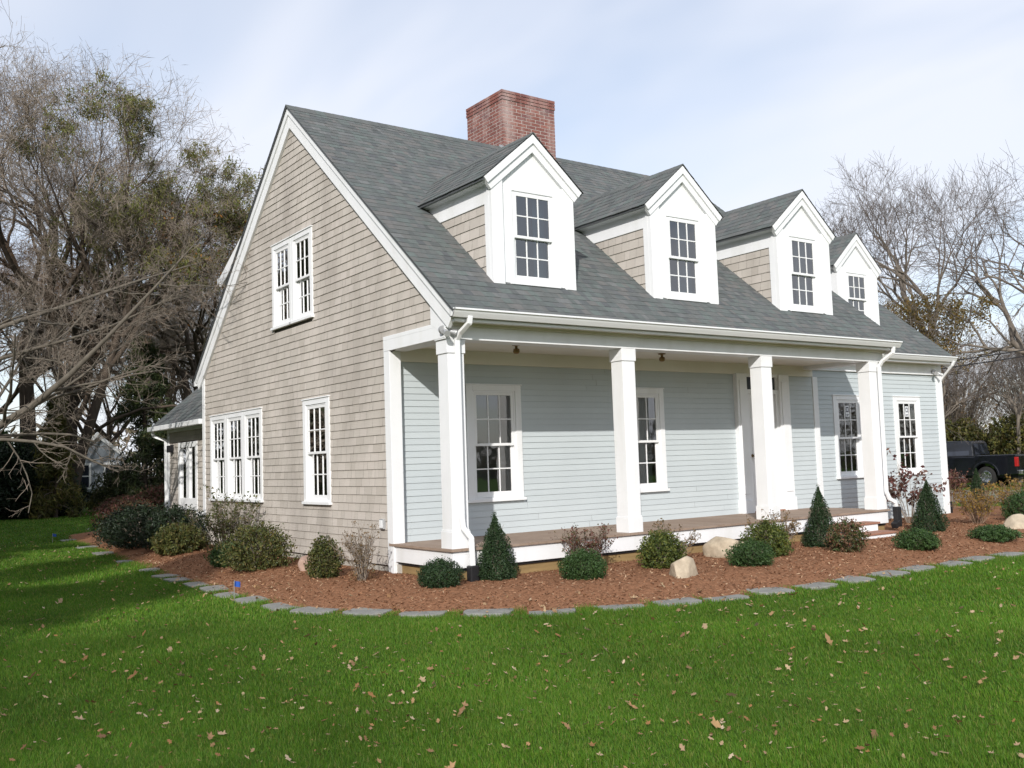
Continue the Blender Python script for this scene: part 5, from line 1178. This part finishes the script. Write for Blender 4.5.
conifer('olive evergreen farthest back behind the ell roof', (11.2, 39.0, 0), 6.6, 2.3, 2, M['l_conif'], 12000, 0.32)
conifer('second dark evergreen right of the tallest evergreen, behind the ell', (9.0, 33.8, 0), 6.6, 2.1, 3, M['l_conif'], 11000, 0.32)
conifer('drooping olive evergreen just above the dark bush at the left', (1.2, 29.4, 0), 4.4, 1.1, 4, M['l_hedge'], 9000, 0.28, droop=-0.14)
shade = conifer('tall evergreen outside the left of the picture, nearest the camera', (-16.2, -10.4, 0), 12.5, 3.6, 5, M['l_conif'], 16000, 0.42)
copy_tree(shade, (-13.8, -4.2, 0), 1.0, 0.84, 'tall evergreen outside the left of the picture, second from the camera')
copy_tree(shade, (-14.2, 2.2, 0), 2.0, 1.15, 'tall evergreen outside the left of the picture, third from the camera')
copy_tree(shade, (-7.3, 20.4, 0), 4.0, 1.1, 'tall evergreen outside the left of the picture, level with the ell')
copy_tree(shade, (-9.5, 14.5, 0), 2.6, 1.2, 'tall evergreen outside the left of the picture, midway along the lawn')
copy_tree(shade, (-5.2, 26.0, 0), 3.6, 1.0, 'tall evergreen at the left edge of the picture behind the dark bushes')
copy_tree(shade, (-12.5, 30.5, 0), 0.6, 1.3, 'tall evergreen outside the left of the picture, farthest back')
copy_tree(shade, (-11.0, 9.0, 0), 5.0, 1.1, 'tall evergreen outside the left of the picture, beside the pale limbed tree')
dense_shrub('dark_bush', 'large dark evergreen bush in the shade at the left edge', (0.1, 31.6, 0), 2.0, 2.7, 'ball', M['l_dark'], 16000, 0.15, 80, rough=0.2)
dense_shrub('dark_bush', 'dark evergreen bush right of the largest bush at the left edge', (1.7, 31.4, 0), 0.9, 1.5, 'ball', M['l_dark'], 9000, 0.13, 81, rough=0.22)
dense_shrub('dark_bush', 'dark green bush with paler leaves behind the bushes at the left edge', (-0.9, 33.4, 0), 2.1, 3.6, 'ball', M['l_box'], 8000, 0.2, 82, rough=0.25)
for i, (x, y, rx, h, m_, lb) in enumerate(((4.0, 30.4, 1.0, 0.65, 'l_red', 'russet low shrub right of the dark bushes beyond the lawn'), (5.6, 30.6, 1.3, 1.0, 'l_red', 'russet low shrub just left of the ell, beyond the lawn'), (4.9, 37.5, 0.9, 0.9, 'l_hedge', 'olive shrub below the windows of the grey neighbouring house'), (6.9, 33.2, 1.2, 1.4, 'l_box', 'green shrub below the tallest evergreen'), (8.4, 45.0, 1.5, 1.5, 'l_hedge', 'olive shrub at the right foot of the grey neighbouring house'), (6.6, 31.6, 0.8, 1.0, 'l_gold', 'golden shrub behind the russet shrubs by the ell'))):
    dense_shrub('garden_shrub', lb, (x, y, 0), rx, h, 'ball', M[m_], 4200, 0.11, 90 + i, rough=0.3)
for i, (x, y, h) in enumerate(((6.0, 34.6, 5.0), (6.7, 35.0, 5.6))):
    make_tree('sapling', ('slim grey sapling left of its pair, seen left of the ell', 'slim grey sapling right of its pair, seen left of the ell')[i], 'tree', (x, y, 0), i, 530 + i, limbs(30 + i, h, 2.2, 4, 0.8, 0.07), bare_specs(5, 4, 3, 0, 0.006), KS, M['bark'], M['twig_red'], split=2)
# far woodland all round: leaf and twig cards too many to count
r = np.random.RandomState(9); n = 60000; th_ = r.uniform(0, 6.283, n); rad = r.uniform(84, 112, n); hmax = 5.2 + 1.6 * np.sin(th_ * 9) + 1.3 * np.sin(th_ * 23 + 1) + 0.8 * np.sin(th_ * 57)
z = hmax * r.uniform(0, 1, n) ** 1.2
wd = empty('w', (0, 0, 0)); wo_ = leaf_obj('far_woodland', np.stack([rad * np.cos(th_), rad * np.sin(th_), z - 0.3], -1), 1.1, mat('far_woods', (0.1, 0.09, 0.06), 0.9, island=[(0.085, 0.072, 0.055), (0.12, 0.10, 0.075), (0.06, 0.065, 0.035), (0.15, 0.115, 0.08), (0.07, 0.06, 0.05)], var=0.2, vscale=0.05), None, r, 0.3, -0.6); bpy.data.objects.remove(wd)
tag(wo_, kind='stuff')

# ================================================================== neighbouring houses
M['n_wall'] = mat('grey_shingle_neighbour', (0.27, 0.30, 0.34), 0.85, var=0.12, vscale=3); M['n_roof'] = mat('dark_neighbour_roof', (0.06, 0.07, 0.085), 0.9, var=0.15, vscale=4); M['dkglass'] = mat('dark_window_glass', (0.03, 0.035, 0.05), 0.06, spec=0.6); M['n_wall2'] = mat('weathered_neighbour_shingle', (0.26, 0.25, 0.24), 0.9, var=0.12, vscale=3)
def cottage(label, loc, rz, w_, d_, he, ha, wm, wins, over=0.2):
    """gable end at y=0 facing -y, ridge along y"""
    t = empty('neighbour_house', loc, rz, label, 'house')
    mb = MB(); mb.prism([(-w_ / 2, 0, -0.5), (w_ / 2, 0, -0.5), (w_ / 2, 0, he), (0, 0, ha - 0.05), (-w_ / 2, 0, he)], (0, d_, 0)); mb.build('wall', wm, t)
    sl_ = (ha - he) / (w_ / 2); 
    for s in (-1, 1):
        mb = MB(); e = w_ / 2 + over
        mb.prism([(0, -over, ha), (s * e, -over, he - sl_ * over), (s * e, -over, he - sl_ * over - 0.1), (0, -over, ha - 0.12)], (0, d_ + 2 * over, 0)); mb.build('roof', M['n_roof'], t)
        mb = MB(); mb.prism([(0, -over - 0.04, ha - 0.0), (s * e, -over - 0.04, he - sl_ * over - 0.0), (s * e, -over - 0.04, he - sl_ * over - 0.24), (0, -over - 0.04, ha - 0.28)], (0, 0.05, 0)); mb.build('rake_board', M['white'], t)
        mb = MB(); mb.box(min(s * w_ / 2, s * (w_ / 2 - 0.14)), max(s * w_ / 2, s * (w_ / 2 - 0.14)) , -0.03, 0.0, -0.5, he); mb.build('corner_board', M['white'], t)
    for (x, z0, ww, hh) in wins:
        mb = MB(); mb.box(x - ww / 2, x - ww / 2 + 0.12, -0.04, 0, z0, z0 + hh); mb.box(x + ww / 2 - 0.12, x + ww / 2, -0.04, 0, z0, z0 + hh); mb.box(x - ww / 2 + .12, x + ww / 2 - .12, -0.04, 0, z0 + hh - 0.13, z0 + hh); mb.box(x - ww / 2 + .12, x + ww / 2 - .12, -0.04, 0, z0, z0 + 0.1)
        mb.box(x - ww / 2 + .12, x + ww / 2 - .12, -0.035, 0, z0 + hh / 2 - .03, z0 + hh / 2 + .03)
        wn = mb.build('window', M['white'], t)
        mb = MB(); mb.box(x - ww / 2 + .11, x + ww / 2 - .11, -0.015, 0.0, z0 + .09, z0 + hh - .12); mb.build('pane', M['dkglass'], wn)
    return t
n1 = cottage('small blue grey house with white window frames far behind the shaded lawn', (7.3, 50.4, 0), -0.25, 3.6, 6, 2.45, 4.0, M['n_wall'], [(-0.75, 0.75, 0.85, 1.5), (0.75, 0.75, 0.85, 1.5)])
cottage('weathered shingled house with a white rake board behind the truck', (52.0, 25.2, -0.3), -0.75, 6.0, 9, 2.6, 6.0, M['n_wall2'], [(-1.0, 2.6, 1.0, 1.5), (1.4, 0.8, 0.9, 1.4)], over=0.3)

# ================================================================== pickup truck
M['paint'] = mat('dark_blue_car_paint', (0.004, 0.005, 0.009), 0.22, spec=0.5, coat=0.6); M['rubber'] = mat('tyre_rubber', (0.02, 0.02, 0.02), 0.85); M['chrome'] = mat('chrome', (0.62, 0.63, 0.65), 0.18, metallic=1.0); M['red'] = mat('red_lamp', (0.35, 0.012, 0.012), 0.25, spec=0.6)
def truck(loc, rz):
    t = empty('pickup_truck', loc, rz, 'dark blue pickup truck parked beyond the right corner of the house', 'pickup truck')
    W2 = 0.98
    def arch(cx, r, zb, n=14): return [(cx + r * math.cos(a), zb + r * math.sin(a)) for a in [math.pi * i / n for i in range(n + 1)]]
    # side profile, x forward (front +2.9, rear -2.9)
    prof = [(-2.9, 0.62), (-2.9, 1.22), (-2.86, 1.27), (-1.18, 1.27), (-1.14, 1.22), (1.25, 1.22), (2.72, 1.16), (2.86, 1.05), (2.9, 0.62)] + [(2.9, 0.5)] + arch(1.95, 0.49, 0.45) + arch(-1.6, 0.49, 0.45) + [(-2.9, 0.5)]
    mb = MB(); mb.prism([(x, -W2, z) for x, z in prof], (0, 2 * W2, 0)); mb.build('body', M['paint'], t, bevel=0.03)
    for cx in (1.95, -1.6):
        for s in (-1, 1):
            o_ = arch(cx, 0.58, 0.45); i_ = arch(cx, 0.49, 0.45); mb = MB()
            mb.prism([(x, s * W2, z) for x, z in o_ + i_[::-1]], (0, s * 0.06, 0)); mb.build('fender_flare', M['paint'], t, bevel=0.02)
    cab = [(-1.12, 1.22), (-1.02, 1.76), (-0.90, 1.86), (0.55, 1.88), (0.75, 1.82), (1.38, 1.22)]
    mb = MB(); n = len(cab); b0 = [(x, -W2 + 0.02 + (0.16 if z > 1.5 else 0.0), z) for x, z in cab]; b1 = [(x, W2 - 0.02 - (0.16 if z > 1.5 else 0.0), z) for x, z in cab]
    mb.v += b0 + b1; mb.f += [tuple(range(n)), tuple(range(2 * n - 1, n - 1, -1))] + [(i, n + i, n + (i + 1) % n, (i + 1) % n) for i in range(n)]; mb.m += [0] * (n + 2)
    mb.build('cab', M['paint'], t, bevel=0.03)
    def sidey(z): return W2 - 0.02 - 0.16 * min(max((z - 1.22) / 0.54, 0), 1)
    for s in (-1, 1):
        for q in ([(-0.94, 1.28), (0.02, 1.28), (0.02, 1.74), (-0.86, 1.74)], [(0.10, 1.28), (1.15, 1.28), (0.70, 1.74), (0.10, 1.74)]):
            mb = MB(); mb.prism([(x, s * (sidey(z) - 0.01), z) for x, z in q], (0, s * 0.018, 0)); mb.build('side_window', M['dkglass'], t)
        mb = MB(); mb.prism([(1.0, s * (W2 - .02), 1.30), (1.2, s * (W2 - .02), 1.30), (1.2, s * (W2 + .2), 1.36), (1.0, s * (W2 + .2), 1.36)], (0, 0, 0.26)); mb.build('mirror', M['black'], t, bevel=0.02)
        mb = MB(); mb.box(-2.93, -2.80, min(s * (W2 - .16), s * (W2 + .012)), max(s * (W2 - .16), s * (W2 + .012)), 0.80, 1.17); mb.build('tail_lamp', M['red'], t, bevel=0.015)
        mb = MB(); mb.box(2.80, 2.92, min(s * (W2 - .3), s * (W2 + .01)), max(s * (W2 - .3), s * (W2 + .01)), 0.82, 1.02); mb.build('headlight', M['vinyl'], t, bevel=0.02)
        mb = MB(); mb.box(0.28, 0.42, s * W2 - 0.02, s * W2 + 0.02, 1.07, 1.10); mb.build('door_handle', M['chrome'], t, bevel=0.006)
        mb = MB(); mb.box(-0.70, 1.2, s * (W2 - 0.05) - 0.06, s * (W2 - 0.05) + 0.06, 0.36, 0.42); mb.build('running_board', M['chrome'], t, bevel=0.01)
    mb = MB(); mb.prism([(-1.115, -0.72, 1.30), (-1.115, 0.72, 1.30), (-1.025, 0.66, 1.74), (-1.025, -0.66, 1.74)], (-0.02, 0, 0)); mb.build('rear_window', M['dkglass'], t)
    mb = MB(); mb.prism([(1.32, -0.80, 1.30), (1.32, 0.80, 1.30), (0.82, 0.7, 1.78), (0.82, -0.7, 1.78)], (0.03, 0, 0.02)); mb.build('windscreen', M['dkglass'], t)
    mb = MB(); mb.box(-2.93, -2.9, -0.8, 0.8, 0.70, 1.22); mb.build('tailgate', M['paint'], t, bevel=0.02)
    mb = MB(); mb.box(-3.08, -2.9, -0.95, 0.95, 0.48, 0.66); mb.build('rear_bumper', M['chrome'], t, bevel=0.03)
    mb = MB(); mb.box(2.9, 3.04, -0.96, 0.96, 0.46, 0.72); mb.build('front_bumper', M['chrome'], t, bevel=0.03)
    mb = MB(); mb.box(-2.8, 2.7, -0.75, 0.75, 0.36, 0.52); mb.build('chassis', M['black'], t)
    for cx in (1.95, -1.6):
        for s in (-1, 1):
            wy = s * 0.86; mb = MB(); mb.lathe([(0.24, -0.13), (0.37, -0.13), (0.405, -0.09), (0.41, 0), (0.405, 0.09), (0.37, 0.13), (0.24, 0.13)], (cx, wy, 0.41), 28, axis='y'); wh = mb.build('wheel', M['rubber'], t, smooth=True)
            mb = MB(); mb.lathe([(0.245, s * 0.12), (0.225, s * 0.125), (0.20, s * 0.07), (0.09, s * 0.05), (0.08, s * 0.10), (0.0, s * 0.105)], (cx, wy, 0.41), 24, axis='y')
            for k in range(8):
                a = 6.283 * k / 8; mb.bar((cx + 0.07 * math.cos(a), wy + s * 0.085, 0.41 + 0.07 * math.sin(a)), (cx + 0.215 * math.cos(a), wy + s * 0.10, 0.41 + 0.215 * math.sin(a)), 0.055, 0.03, up=(0, 1, 0))
            mb.build('rim', M['chrome'], wh)
    return t
tk = truck((35.7, 14.5, -0.27), R(97)); tk.scale = (1, 1, 1.08)

# ---- overhead wires
for i, (z0, lb) in enumerate(((4.12, 'upper black overhead wire right of the wing roof'), (3.93, 'lower black overhead wire right of the wing roof'))):
    mb = MB(); a = Vector((22.4, 6.84, z0)); d = Vector((1.8, -1.34, 0.26)); pts = []
    for k in range(25):
        q = -5.5 + 18 * k / 24; p = a + d * q; pts.append((p.x, p.y, p.z + 0.010 * (q - 0.5) ** 2))
    tag(mb.tube(pts, 0.020, 6).build('overhead_wire', M['black'], None), lb, 'wire', 'overhead wires')
